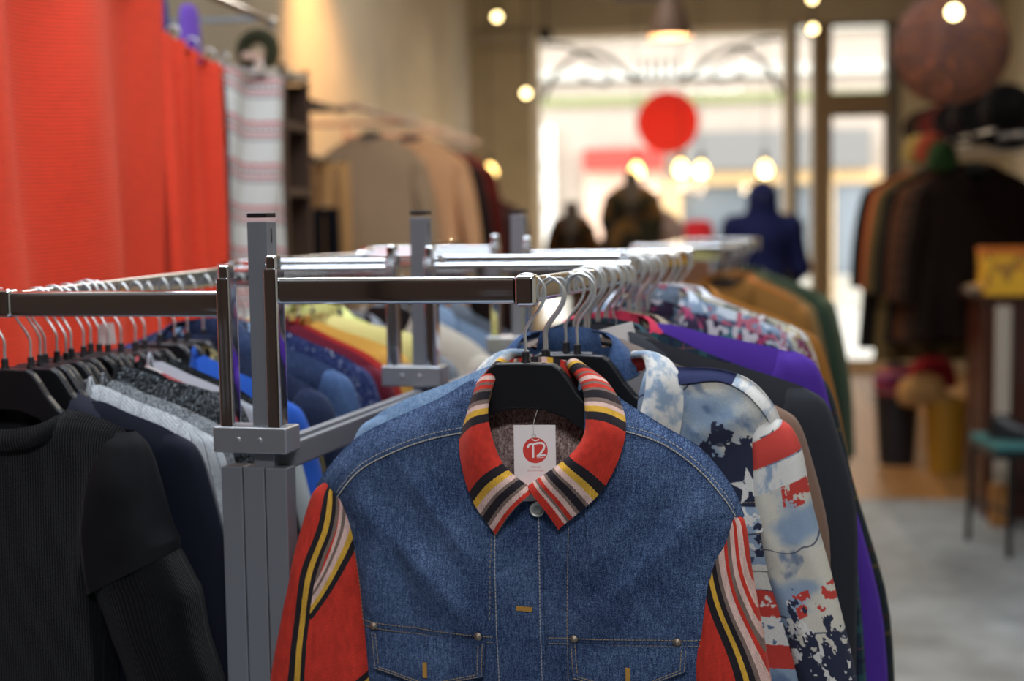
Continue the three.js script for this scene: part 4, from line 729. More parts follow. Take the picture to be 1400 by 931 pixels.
// black ribbed sweater with cloth shoulder patches, nearest on the curtain side rail
{
  const P0 = [-1.198, 1.346, -1.72];
  const J = thing('ribbed_sweater', 'black ribbed knit sweater with smooth cloth shoulder patches, front of its rail', 'sweater', P0, 0); J.scale.setScalar(1.031);
  const blk = fabric(0x07080a, { key: 'blackrib', bump: ribBump(), scale: 0.0036, rough: 0.96, sheen: 0.16 }), cloth = fabric(0x0d0e11, { key: 'blackcloth', bump: twillBump(), scale: 0.0003, rough: 0.8, sheen: 0.1 });
  const mk = (s, d) => ({
    top: [[0, -d], [s * 0.045, -d + 0.003], [s * 0.075, -0.066], [s * 0.091, -0.054], [s * 0.134, -0.062], [s * 0.172, -0.077], [s * 0.19, -0.092]],
    edge: [[s * 0.19, -0.092], [s * 0.168, -0.13], [s * 0.148, -0.2], [s * 0.143, -0.3], [s * 0.15, -0.42], [s * 0.16, -0.6]], centre: [[0, -d], [0, -0.6]],
  });
  const wr = (x, y) => 0.006 * (fbm(x * 10, y * 8, 3, 3) - 0.5) + ridge(x, y, 0.11, -0.3, 0.15, -0.12, 0.014, 0.006);
  const fns = [-1, 1].map((s) => sheet(mk(s, 0.079), 0.03, 0.4, wr, 1)), S = sampler(fns);
  part('body', [...fns.map((f, i) => sheetGeo(f, !i, 1, 40, 60)), ...[-1, 1].map((s) => sheetGeo(sheet(mk(s, 0.06), 0.028, 0.4, () => 0, -1), s < 0, -1, 14, 24))], blk, J);
  const ringA = [[-0.092, -0.052, 0.0], [-0.06, -0.07, 0.022], [0, -0.077, 0.03], [0.06, -0.07, 0.022], [0.092, -0.052, 0.0]], ringB = [[-0.105, -0.062, 0.002], [-0.07, -0.094, 0.03], [0, -0.104, 0.036], [0.07, -0.094, 0.03], [0.105, -0.062, 0.002]];
  part('neckband', band(ringA, ringB, 40, 6, 0.004, 0.004), blk, J);
  for (const s of [-1, 1]) {
    const keys = [[-0.082, s * 0.15, s * 0.185, 0.006, 0], [-0.10, s * 0.142, s * 0.202, 0.02, 0.002], [-0.14, s * 0.128, s * 0.216, 0.032, 0.004], [-0.20, s * 0.118, s * 0.231, 0.04, 0.006], [-0.265, s * 0.122, s * 0.266, 0.042, 0.008], [-0.285, s * 0.13, s * 0.276, 0.042, 0.008], [-0.34, s * 0.15, s * 0.284, 0.042, 0.006], [-0.42, s * 0.175, s * 0.305, 0.038, 0.004], [-0.6, s * 0.2, s * 0.31, 0.034, 0]];
    const sl = part('sleeve', sleeveGeo(keys, 60, 32, null, 0.15, 5), blk, J);
    const pk = keys.slice(0, 4).map(([y, a, b, d, z]) => [y + 0.003, a - s * 0.003, b + s * 0.0025, d + 0.0025, z]); pk.push([-0.235, s * 0.117, s * 0.2435, 0.0435, 0.007], [-0.262, s * 0.122, s * 0.2465, 0.0445, 0.008]);
    part('shoulder_patch', sleeveGeo(pk, 40, 32, (u, v, p) => [p[0], p[1]], 0.15, 5, 0.5), cloth, J, null, 'smooth black cloth patch');
  }
  hanger([P0[0], P0[1], P0[2]], -1, 'black plastic hanger carrying the black ribbed sweater', null, { fine: true }).scale.setScalar(1.031);
}
const short = [];
// rows: [z, name, label, hanger phrase, category, options]
function row(X, yHook, side, list, group) {
  for (const [z, name, label, phrase, category, o] of list) {
    reseed(Math.floor(-z * 10000)); const x = railAt(X, z) + rr(-0.004, 0.004) + (o.dx ?? 0) - side * 0.0015, dy = o.dy ?? rr(-0.004, 0.004), t = rr(-0.025, 0.025);
    garment(name, label, category, [x, yHook + dy, z], { Wl: side > 0 ? Math.min(0.222, o.W) : undefined, seed: Math.floor(-z * 1000), turn: t, ...o });
    hanger([x, yHook + dy, z], side, 'black plastic hanger ' + phrase, group, { turn: t + (o.hturn ?? 0) });
  }
}
const marl = speckTex('marl', [[60, 64, 68], [128, 134, 138], [196, 200, 202]], [0.34, 0.33, 0.33], 2), grey = speckTex('grey', [[150, 156, 160], [182, 187, 190], [204, 207, 208]], [0.3, 0.4, 0.3], 2), fuzz = speckTex('fuzz', [[34, 37, 40], [66, 72, 76], [120, 128, 130]], [0.4, 0.35, 0.25], 5, 0.2);
const pinkStripe = once('pinkstripe', () => tex(64, 512, 0.1, 0.09, (u, v, i, j) => { const k = mod(v, 0.045); const c = k < 0.016 ? [196, 96, 98] : k < 0.026 ? [236, 226, 220] : k < 0.036 ? [214, 140, 136] : [228, 216, 212]; const s = 0.9 + 0.2 * hash(i, j, 3); return c.map((x) => x * s); }));
const denimMid = fabric(0xffffff, { key: 'dmid', map: denimTex([34, 54, 92], [104, 130, 166], 33, 0.4), bump: twillBump() }), denimPale = fabric(0xffffff, { key: 'dpale', map: denimTex([86, 118, 156], [176, 198, 216], 43, 0.4), bump: twillBump() }), denimDeep = fabric(0xffffff, { key: 'ddeep', map: denimTex([20, 30, 56], [66, 84, 120], 63, 0.4), bump: twillBump() }), denimNavy = fabric(0xffffff, { key: 'dnavy', map: denimTex([18, 24, 44], [60, 74, 104], 53, 0.3), bump: twillBump() });
const camoDark = speckTex('olive', [[58, 58, 40], [104, 92, 58], [150, 140, 110]], [0.45, 0.35, 0.2], 14, 0.3);
const LG = 'hangers on the curtain side rail', RG = 'hangers on the aisle side rail';
row(RAILL, 1.349, -1, [
  [-1.752, 'navy_coat', 'dark navy smooth coat right behind the black ribbed sweater', 'holding the dark navy coat behind the black sweater', 'coat', { W: 0.238, nk: 0.095, y0: -0.046, drop: 0.055, D: 0.018, mat: fabric(0x0b0f1e, { key: 'navycoat', bump: twillBump(), scale: 0.0003, rough: 0.75 }), collar: 'coat', sl: 0.6, splay: 0.07, len: 0.85, dip: 0.06, nu: 24, nv: 40, sb: 0.022 }],
  [-1.768, 'black_vest', 'thin black vest between the navy coat and the pale cardigan', 'holding the thin black vest', 'vest', { W: 0.19, nk: 0.08, y0: -0.05, drop: 0.07, D: 0.008, mat: fabric(0x15161a), sleeves: false }],
  [-1.784, 'grey_cardigan', 'pale grey wide ribbed cardigan beside the navy coat', 'holding the pale grey ribbed cardigan', 'cardigan', { W: 0.25, nk: 0.072, y0: -0.03, drop: 0.07, D: 0.018, mat: fabric(0xffffff, { key: 'greycard', map: grey, bump: wideRibBump(), scale: 0.004, rough: 0.97 }), collar: 'crew', sb: 0.022, splay: 0.04, nu: 24, nv: 40 }],
  [-1.803, 'slate_knit', 'slate grey top squeezed behind the pale cardigan', 'holding the slate grey top', 'top', { W: 0.2, nk: 0.07, y0: -0.04, drop: 0.08, D: 0.01, mat: kn(0x5a6068), collar: 'none' }],
  [-1.823, 'marled_sweater', 'grey marled knit sweater between the pale cardigan and the curly cardigan', 'holding the grey marled sweater', 'sweater', { W: 0.23, nk: 0.06, y0: -0.026, drop: 0.06, mat: fabric(0xffffff, { key: 'marl', map: marl, bump: knitBump(), scale: 0.003 }), collar: 'crew', sb: 0.022 }],
  [-1.842, 'pewter_top', 'pewter grey top in front of the curly cardigan', 'holding the pewter grey top', 'top', { W: 0.2, nk: 0.07, y0: -0.03, drop: 0.08, D: 0.01, mat: kn(0x73797c), collar: 'none' }],
  [-1.866, 'curly_cardigan', 'dark grey curly boucle cardigan with bulky shoulders', 'holding the dark grey curly cardigan', 'cardigan', { W: 0.235, nk: 0.055, y0: -0.018, drop: 0.045, D: 0.024, mat: fabric(0xffffff, { key: 'fuzz', map: fuzz, bump: curlBump(), scale: 0.014, rough: 1 }), collar: 'crew', sb: 0.026, nu: 20, nv: 32 }],
  [-1.888, 'onyx_tee', 'onyx black tee behind the curly cardigan shoulders', 'holding the onyx black tee', 'tee', { W: 0.2, nk: 0.07, y0: -0.02, drop: 0.09, D: 0.01, mat: fabric(0x121317), sl: 0.2 }],
  [-1.905, 'black_sweater', 'thin black ribbed sweater behind the curly cardigan', 'holding the thin black sweater', 'sweater', { W: 0.21, nk: 0.07, y0: -0.02, drop: 0.08, mat: kn(0x1a1c20), collar: 'crew' }],
  [-1.925, 'striped_top', 'pink and white striped knit top on the curtain side rail', 'holding the pink and white striped top', 'top', { W: 0.21, nk: 0.05, y0: -0.016, drop: 0.07, mat: fabric(0xffffff, { key: 'pinks', map: pinkStripe, bump: knitBump(), scale: 0.002 }), collar: 'crew' }],
  [-1.957, 'grey_sweater', 'light grey melange sweater behind the pink striped top', 'holding the light grey melange sweater', 'sweater', { W: 0.22, nk: 0.05, y0: -0.012, drop: 0.07, mat: kn(0xb4bac2), collar: 'crew' }],
  [-1.99, 'charcoal_sweater', 'charcoal flecked sweater beside the light grey melange one', 'holding the charcoal flecked sweater', 'sweater', { W: 0.21, nk: 0.05, y0: -0.012, drop: 0.07, mat: fabric(0x8a8a8a, { key: 'char', map: fuzz, bump: knitBump(), scale: 0.003 }), collar: 'crew' }],
  [-2.022, 'white_sweater', 'off white chunky sweater in front of the royal blue one', 'holding the off white chunky sweater', 'sweater', { W: 0.235, nk: 0.06, y0: -0.03, drop: 0.1, mat: kn(0xd2dad6, { scale: 0.004 }), collar: 'crew', sb: 0.022 }],
  [-2.062, 'blue_sweater', 'bright royal blue sweater on the curtain side rail', 'holding the royal blue sweater', 'sweater', { W: 0.228, nk: 0.06, y0: -0.018, drop: 0.08, mat: kn(0x2f5fc0), collar: 'crew', sb: 0.02 }],
  [-2.098, 'olive_print_shirt', 'olive and brown mottled shirt between the blue sweater and dark denim', 'holding the olive mottled shirt', 'shirt', { W: 0.225, nk: 0.06, y0: -0.02, drop: 0.11, mat: fabric(0xffffff, { key: 'olv', map: camoDark }), collar: 'shirt' }],
  [-2.135, 'dark_denim_jacket', 'navy dark denim jacket with pale seam on the curtain side rail', 'holding the dark navy denim jacket', 'jacket', { W: 0.232, nk: 0.06, y0: -0.012, drop: 0.075, mat: denimNavy, collar: 'shirt', sb: 0.022, nu: 18, nv: 30 }],
  [-2.185, 'blue_denim_jacket', 'mid blue denim jacket behind the dark denim one', 'holding the mid blue denim jacket', 'jacket', { W: 0.25, nk: 0.06, y0: 0.012, drop: 0.075, mat: denimDeep, sleeveMat: denimMid, collar: 'shirt', D: 0.02, sb: 0.022, nu: 18, nv: 30 }],
], LG);
row(RAILL, 1.352, -1, [
  [-2.225, 'pale_denim_shirt', 'pale washed denim shirt at the end of the near bay on the curtain side', 'holding the pale washed denim shirt', 'shirt', { W: 0.19, nk: 0.06, y0: 0.006, drop: 0.08, mat: denimPale, collar: 'shirt' }],
  [-2.315, 'navy_print_top', 'navy top with white speckled print on the curtain side rail', 'holding the navy speckled top', 'top', { W: 0.225, nk: 0.06, y0: 0.0, drop: 0.07, mat: fabric(0xffffff, { key: 'navprint', map: speckTex('nvp', [[38, 48, 92], [60, 74, 120], [206, 212, 222]], [0.55, 0.3, 0.15], 7, 0.2) }), collar: 'crew' }],
  [-2.36, 'burgundy_sweater', 'burgundy knit sweater beside the yellow knits', 'holding the burgundy sweater', 'sweater', { W: 0.235, nk: 0.06, y0: 0.004, drop: 0.085, mat: kn(0x6a2030), collar: 'crew', sb: 0.02 }],
  [-2.40, 'red_cardigan', 'bright red thin cardigan behind the burgundy sweater', 'holding the bright red cardigan', 'cardigan', { W: 0.23, nk: 0.06, y0: 0.002, drop: 0.08, mat: kn(0xa82e2a), collar: 'crew' }],
  [-2.45, 'golden_sweater', 'golden yellow soft sweater on the curtain side rail', 'holding the golden yellow sweater', 'sweater', { W: 0.235, nk: 0.055, y0: 0.004, drop: 0.06, D: 0.02, mat: kn(0xd2a24a), collar: 'crew', sb: 0.022 }],
  [-2.515, 'lemon_sweater', 'lemon yellow sweater behind the golden one', 'holding the lemon yellow sweater', 'sweater', { W: 0.23, nk: 0.055, y0: 0.012, drop: 0.04, D: 0.02, mat: kn(0xd6cd86), collar: 'crew', sb: 0.022 }],
  [-2.57, 'lime_shirt', 'pale lime shirt squeezed behind the lemon sweater', 'holding the pale lime shirt', 'shirt', { W: 0.22, nk: 0.06, y0: 0.006, drop: 0.07, mat: fabric(0xc8cc80), collar: 'shirt' }],
  [-2.63, 'black_blouse', 'black blouse on the middle bay on the curtain side', 'holding the black blouse', 'blouse', { W: 0.22, nk: 0.06, drop: 0.08, mat: fabric(0x1b1c22), collar: 'shirt' }],
  [-2.70, 'grey_blouse', 'mid grey blouse before the last upright of the rack', 'holding the mid grey blouse', 'blouse', { W: 0.225, nk: 0.06, drop: 0.08, mat: fabric(0x74787e), collar: 'shirt' }],
  [-2.92, 'cream_knit', 'cream white knit sweater past the last upright of the rack', 'holding the cream knit sweater', 'sweater', { W: 0.23, nk: 0.06, drop: 0.1, mat: kn(0xd9d3c2), collar: 'crew', sb: 0.022 }],
  [-3.02, 'steel_blue_coat', 'long steel blue grey coat past the last upright of the rack', 'holding the steel blue grey coat', 'coat', { W: 0.25, nk: 0.06, drop: 0.1, len: 1.0, mat: fabric(0x66788e), collar: 'coat', sb: 0.022 }],
  [-3.14, 'slate_jacket', 'slate grey jacket behind the steel blue coat', 'holding the slate grey jacket', 'jacket', { W: 0.25, nk: 0.06, drop: 0.1, mat: fabric(0x50565e), collar: 'coat' }],
], LG);
// ---------------------------------------------------------------- clothes on the aisle side rail
const tealPlaid = plaidTex('teal', [30, 46, 58], [[0.2, 0.16, [44, 92, 92], 0.7], [0.55, 0.1, [22, 26, 48], 0.8], [0.8, 0.03, [150, 70, 80], 0.6]], 0.07), greenPlaid = plaidTex('green', [36, 40, 32], [[0.25, 0.25, [24, 34, 44], 0.7], [0.6, 0.06, [120, 92, 40], 0.6], [0.85, 0.05, [84, 30, 30], 0.6]], 0.1), rustPlaid = plaidTex('rust', [70, 44, 34], [[0.3, 0.3, [34, 26, 24], 0.7], [0.7, 0.06, [150, 104, 60], 0.5]], 0.08);
const floral = (key, bg, cols) => once('fl' + key, () => tex(512, 512, 0.3, 0.3, (u, v, i, j) => { let c = bg; for (let k = 0; k < cols.length; k++) { const a = vnoise(i / 32 + k * 5, j / 32, 70 + k, 16, 16), b = vnoise(i / 14, j / 14 + k, 90 + k, 37, 37); if (a * 0.6 + b * 0.4 > 0.64) c = cols[k]; } const s = 0.9 + 0.2 * hash(i, j, 3); return c.map((x) => x * s); }));
const flDark = fabric(0xffffff, { key: 'fld', map: floral('d', [44, 34, 56], [[140, 52, 86], [54, 92, 104], [170, 164, 170]]) }), flPale = fabric(0xffffff, { key: 'flp', map: floral('p', [176, 172, 156], [[104, 108, 92], [184, 158, 86], [120, 60, 84], [206, 204, 198]]) }), flBlue = fabric(0xffffff, { key: 'flb', map: floral('b', [120, 138, 158], [[190, 198, 206], [60, 72, 100], [170, 96, 112]]) });
row(RAILR, 1.362, 1, [
  [-1.782, 'pale_denim_jacket', 'pale blue denim jacket right behind the red striped jacket', 'holding the pale blue denim jacket', 'jacket', { W: 0.165, Wl: 0.245, dropL: 0.082, nk: 0.05, y0: -0.006, drop: 0.13, mat: denimPale, collar: 'none', D: 0.014, splay: 0.0, nu: 20, nv: 34 }],
  [-1.802, 'black_nylon_jacket', 'thin black nylon jacket behind the pale blue denim jacket', 'holding the black nylon jacket', 'jacket', { W: 0.15, nk: 0.06, y0: -0.012, drop: 0.15, mat: fabric(0x1e2126, { rough: 0.5 }), collar: 'none', D: 0.012, splay: 0.0 }],
  [-1.893, 'indigo_denim_shirt', 'indigo denim shirt with raised collar behind the bleached jacket', 'holding the indigo denim shirt', 'shirt', { W: 0.155, nk: 0.06, y0: 0.012, drop: 0.12, mat: denimMid, collar: 'shirt', D: 0.012, splay: 0.0, hturn: 0.15 }],
  [-1.91, 'brown_suede_jacket', 'dull brown suede jacket directly behind the bleached jacket', 'holding the brown suede jacket', 'jacket', { W: 0.298, nk: 0.07, y0: -0.008, drop: 0.072, mat: fabric(0x7d6353, { rough: 1, sheen: 0.3 }), collar: 'coat', splay: 0.05, sb: 0.02, sw: 0.12, nu: 20, nv: 30 }],
  [-1.94, 'black_shirt', 'black shirt behind the brown suede jacket', 'holding the black shirt behind the brown suede', 'shirt', { W: 0.24, nk: 0.07, y0: -0.008, drop: 0.08, mat: fabric(0x1a1a1e), collar: 'shirt' }],
  [-1.965, 'taupe_jacket', 'grey taupe jacket on the aisle side rail', 'holding the grey taupe jacket', 'jacket', { W: 0.265, nk: 0.07, y0: -0.004, drop: 0.075, mat: fabric(0x6a5f58), collar: 'coat' }],
  [-1.995, 'charcoal_coat', 'charcoal wool coat with broad shoulders and long sleeves', 'holding the charcoal wool coat', 'coat', { W: 0.322, nk: 0.07, y0: 0.004, drop: 0.075, len: 0.95, mat: fabric(0x2d2e33, { rough: 1 }), collar: 'coat', splay: 0.05, sl: 0.62, sw: 0.13, sb: 0.022, nu: 20, nv: 30 }],
  [-2.02, 'black_blazer', 'black blazer just behind the charcoal wool coat', 'holding the black blazer', 'jacket', { W: 0.25, nk: 0.07, y0: 0.004, drop: 0.085, mat: fabric(0x17181c), collar: 'coat' }],
  [-2.042, 'crimson_trim_jacket', 'dark jacket with crimson shoulder trim on the aisle side rail', 'holding the crimson trimmed jacket', 'jacket', { W: 0.262, nk: 0.07, y0: 0.006, drop: 0.085, mat: fabric(0x2a2b36), sleeveMat: fabric(0xa03448), collar: 'shirt', splay: 0.03, sl: 0.4 }],
  [-2.068, 'teal_plaid_shirt', 'dark teal plaid flannel shirt on the aisle side rail', 'holding the dark teal plaid shirt', 'shirt', { W: 0.312, nk: 0.07, y0: 0.008, drop: 0.1, len: 0.85, mat: fabric(0xffffff, { key: 'tealp', map: tealPlaid }), collar: 'shirt', splay: 0.07, sl: 0.62, sb: 0.02, sw: 0.12 }],
  [-2.094, 'slate_waistcoat', 'slate black waistcoat behind the teal plaid shirt', 'holding the slate black waistcoat', 'waistcoat', { W: 0.24, nk: 0.07, y0: 0.006, drop: 0.08, mat: fabric(0x24262c), sleeves: false }],
  [-2.12, 'black_cardigan', 'black cardigan in front of the purple jacket', 'holding the black cardigan', 'cardigan', { W: 0.25, nk: 0.07, y0: 0.008, drop: 0.085, mat: kn(0x1c1c22), collar: 'none' }],
  [-2.15, 'purple_jacket', 'bright purple velvet jacket with a crimson collar', 'holding the purple velvet jacket', 'jacket', { W: 0.298, nk: 0.07, y0: 0.016, drop: 0.05, len: 0.8, mat: fabric(0x4a2a8c, { key: 'purple', rough: 0.8, sheen: 0.6, sheenColor: 0x9a70e0 }), collar: 'shirt', collarMat: fabric(0xb03048), splay: 0.105, sl: 0.62, sw: 0.13, sb: 0.024, nu: 20, nv: 30 }],
  [-2.185, 'plaid_coat', 'long dark green and brown plaid coat reaching lowest on the aisle side rail', 'holding the long dark plaid coat', 'coat', { W: 0.31, nk: 0.07, y0: 0.006, drop: 0.07, len: 1.05, hw: 0.39, mat: fabric(0xffffff, { key: 'greenp', map: greenPlaid }), collar: 'coat', splay: 0.1, sl: 0.56, sw: 0.13, sb: 0.022 }],
  [-2.215, 'mushroom_shirt', 'mushroom beige shirt at the end of the near bay on the aisle side', 'holding the mushroom beige shirt', 'shirt', { W: 0.25, nk: 0.07, y0: 0.012, drop: 0.075, mat: fabric(0x8f8272), collar: 'shirt' }],
], RG);
row(RAILR, 1.368, 1, [
  [-2.285, 'graphite_top', 'graphite top at the start of the middle bay on the aisle side', 'holding the graphite top', 'top', { W: 0.22, nk: 0.065, drop: 0.09, D: 0.01, mat: fabric(0x303338), collar: 'none' }],
  [-2.335, 'midnight_shirt', 'midnight blue shirt between the leather and the ink blue jacket', 'holding the midnight blue shirt', 'shirt', { W: 0.225, nk: 0.065, drop: 0.08, D: 0.01, mat: fabric(0x20263a), collar: 'shirt' }],
  [-2.39, 'raisin_top', 'raisin purple top before the plum floral shirt', 'holding the raisin purple top', 'top', { W: 0.225, nk: 0.065, drop: 0.08, D: 0.01, mat: fabric(0x3a2a3c), collar: 'none' }],
  [-2.45, 'ash_top', 'ash grey top between the two flowered shirts', 'holding the ash grey top', 'top', { W: 0.21, nk: 0.06, y0: 0.01, drop: 0.08, D: 0.01, mat: fabric(0x72757a), collar: 'none' }],
  [-2.31, 'black_leather_jacket', 'black leather jacket first on the middle bay on the aisle side', 'holding the black leather jacket', 'jacket', { W: 0.23, nk: 0.065, drop: 0.08, mat: fabric(0x1d2026, { rough: 0.45 }), collar: 'coat' }],
  [-2.36, 'ink_blue_jacket', 'ink blue jacket behind the black leather jacket', 'holding the ink blue jacket', 'jacket', { W: 0.235, nk: 0.065, drop: 0.075, mat: fabric(0x262c3c), collar: 'shirt' }],
  [-2.42, 'plum_floral_shirt', 'plum shirt with pink and teal flowers', 'holding the plum floral shirt', 'shirt', { W: 0.235, nk: 0.06, y0: 0.012, drop: 0.06, mat: flDark, collar: 'shirt' }],
  [-2.48, 'blue_floral_shirt', 'pale blue flowered shirt behind the plum one', 'holding the pale blue flowered shirt', 'shirt', { W: 0.22, nk: 0.05, y0: 0.03, drop: 0.06, mat: flBlue, collar: 'shirt' }],
  [-2.55, 'cream_floral_shirt', 'cream shirt with small olive and yellow flowers', 'holding the cream floral shirt', 'shirt', { W: 0.245, nk: 0.06, y0: 0.026, drop: 0.06, mat: flPale, collar: 'shirt', splay: 0.05 }],
  [-2.63, 'white_print_blouse', 'whitish blouse with grey print on the middle bay on the aisle side', 'holding the whitish print blouse', 'blouse', { W: 0.22, nk: 0.055, y0: 0.03, drop: 0.07, mat: fabric(0xcfd2d8), collar: 'shirt' }],
  [-2.72, 'bronze_shirt', 'bronze brown shirt at the end of the middle bay on the aisle side', 'holding the bronze brown shirt', 'shirt', { W: 0.25, nk: 0.06, y0: 0.024, drop: 0.08, mat: fabric(0x8a5a24), collar: 'shirt' }],
], RG);
// price tags clipped among the hangers
for (const [x, y, z, w, h, label, tz] of [[-0.405, 1.366, -2.0, 0.05, 0.042, 'blank white price tag wedged between the aisle side rail hangers', 0.25], [-0.468, 1.362, -1.97, 0.04, 0.04, 'white price tag lying behind the aisle side rail hooks', -0.5], [-1.185, 1.372, -1.96, 0.026, 0.032, 'small rounded white tag among the curtain side rail hooks', 0.1]]) {
  const g = thing('price_tag', label, 'price tag', [x, y, z], 0.1); g.rotation.z = tz;
  part('card', box(w, h, 0.0007, 0, 0, 0, 0.0003), std({ color: 0xe4dfda, roughness: 0.6 }), g);
  part('string', tube([[0, h * 0.42, 0], [0.004, h * 0.7, 0], [0.002, h, 0]], 0.0004, 8, 5), M.threadPale, g);
}

// ---------------------------------------------------------------- left side: fitting room curtains
{
  const weave = tex(512, 512, 0.2, 0.2, (u, v, i, j) => { const k = 0.9 + 0.15 * Math.sin(j * 2 * Math.PI / 20.48) + 0.10 * (vnoise(i / 60, j / 5, 3, 9, 102) - 0.5) + 0.1 * (hash(i, j, 2) - 0.5); return [240 * k, 62 * k, 26 * k]; });
  const cm = phy({ map: weave, roughness: 0.85, sheen: 0.3, sheenColor: new THREE.Color(0xff9070), side: THREE.DoubleSide, bumpMap: weaveBump(), bumpScale: 0.0006 });
  const nord = tex(256, 512, 0.16, 0.46, (u, v, i, j) => {
    const t = mod(v, 0.23) / 0.23, n = 0.92 + 0.16 * hash(i, j, 3); let c = [214, 214, 208];
    const zig = Math.abs(mod(u / 0.04, 1) - 0.5) * 0.06;
    if (t > 0.04 && t < 0.16) c = [190, 60, 66]; if (Math.abs(t - 0.1 - zig) < 0.022) c = [226, 214, 210];
    if (t > 0.2 && t < 0.26 && mod(u, 0.02) < 0.011) c = [40, 40, 48]; if (t > 0.3 && t < 0.4) c = mod(Math.floor(u / 0.013) + Math.floor(t * 50), 2) ? [196, 74, 80] : [226, 206, 204];
    if (t > 0.44 && t < 0.48) c = [90, 92, 100]; return c.map((x) => x * n);
  });
  const nm = fabric(0xffffff, { key: 'nord', map: nord, bump: knitBump(), scale: 0.002 });
  // hangs along z (its own x), facing the shop; folds as waves that deepen and drift downward
  const hang = (name, label, category, z0, z1, top0, top1, waves, amp, mat, x = -1.24, bottom = 0.06, seed = 1, twist = 0) => {
    const L = Math.abs(z1 - z0), g = thing(name, label, category, room(x, 0, (z0 + z1) / 2), TURN + Math.PI / 2 + twist);
    part('cloth', solid(Math.max(30, Math.round(waves * 12)), 26, (u, v) => {
      const s = u + 0.02 * Math.sin(3 * v + seed), w = Math.sin(2 * Math.PI * (waves * s + 0.35 * fbm(s * 3, v * 1.2, seed, 2))) * amp * (0.55 + 0.45 * v) + amp * 0.8 * (fbm(s * 7, v * 3 + seed, seed, 3) - 0.5) + 0.014 * Math.sin(9 * s + 5 * v);
      const y = lerp(lerp(top0, top1, u) - 0.012 * Math.abs(Math.sin(Math.PI * waves * u)), bottom, v);
      return [(u - 0.5) * L, y, w];
    }, 0.002, (u, v) => [u * L * 1.35, v * 2]), mat, g);
    const r = part('hem', tube([...Array(9)].map((_, i) => [(i / 8 - 0.5) * L, lerp(top0, top1, i / 8), 0.002]), 0.007, 30, 6), mat, g);
    for (let i = 0; i < Math.round(L / 0.13); i++) part('ring', new THREE.TorusGeometry(0.017, 0.0022, 6, 16).rotateY(Math.PI / 2).translate((i / (L / 0.13) - 0.47) * L, lerp(top0, top1, i / (L / 0.13)) + 0.018, 0), M.wire, g);
    return g;
  };
  hang('fitting_room_curtain', 'wide red orange fitting room curtain with deep vertical folds', 'curtain', -1.75, -3.30, 2.03, 2.075, 4, 0.05, cm, -1.235, 0.06, 2);
  hang('fitting_room_curtain', 'narrow bunched red curtain next to the nordic patterned cloth', 'curtain', -3.32, -3.84, 1.985, 1.93, 4, 0.045, cm, -1.25, 0.06, 5);
  hang('patterned_cloth', 'white cloth with red and black nordic pattern bands beside the red curtain', 'cloth', -3.90, -4.13, 1.955, 1.93, 1.2, 0.008, nm, -1.22, 0.9, 7, -0.5);
  const rod = thing('curtain_rod', 'shiny steel curtain rod above the red curtains', 'curtain rod', room(-1.24, 2.115, -2.9), TURN);
  part('rod', bar([0, 0, 1.5], [0, 0, -1.36], 0.011, 12), M.chrome, rod); part('finial', new THREE.SphereGeometry(0.018, 14, 10).translate(0, 0, -1.37), M.chrome, rod);
  part('bracket', box(0.5, 0.014, 0.02, -0.25, 0, -1.3), M.steel, rod);
  const pn = solo('fitting_room_panel', box(0.03, 2.2, 2.3, 0, 1.1, 0, 0.004), std({ color: 0x8a8d90, roughness: 0.8 }), 'plain grey fitting room panel behind the red curtains', 'panel', room(-1.75, 0, -2.9), TURN);
  [[-3.5, 0x5a3ea0, 'violet'], [-3.66, 0x3b3a78, 'indigo'], [-3.9, 0x6a48a8, 'lilac']].forEach(([z, c, n], i) => solo('silk_scarf', sleeveGeo([[0.02, -0.01, 0.01, 0.004], [0, -0.035, 0.035, 0.012], [-0.12, -0.04, 0.045, 0.016], [-0.3, -0.05, 0.045, 0.018], [-0.42, -0.055, 0.05, 0.016]], 16, 14), fabric(c, { rough: 0.5 }), n + ' scarf knotted on the curtain rod behind the red curtain', 'scarf', room(-1.36, 2.10, z), TURN + 1.2, 'scarves on the curtain rod'));
}
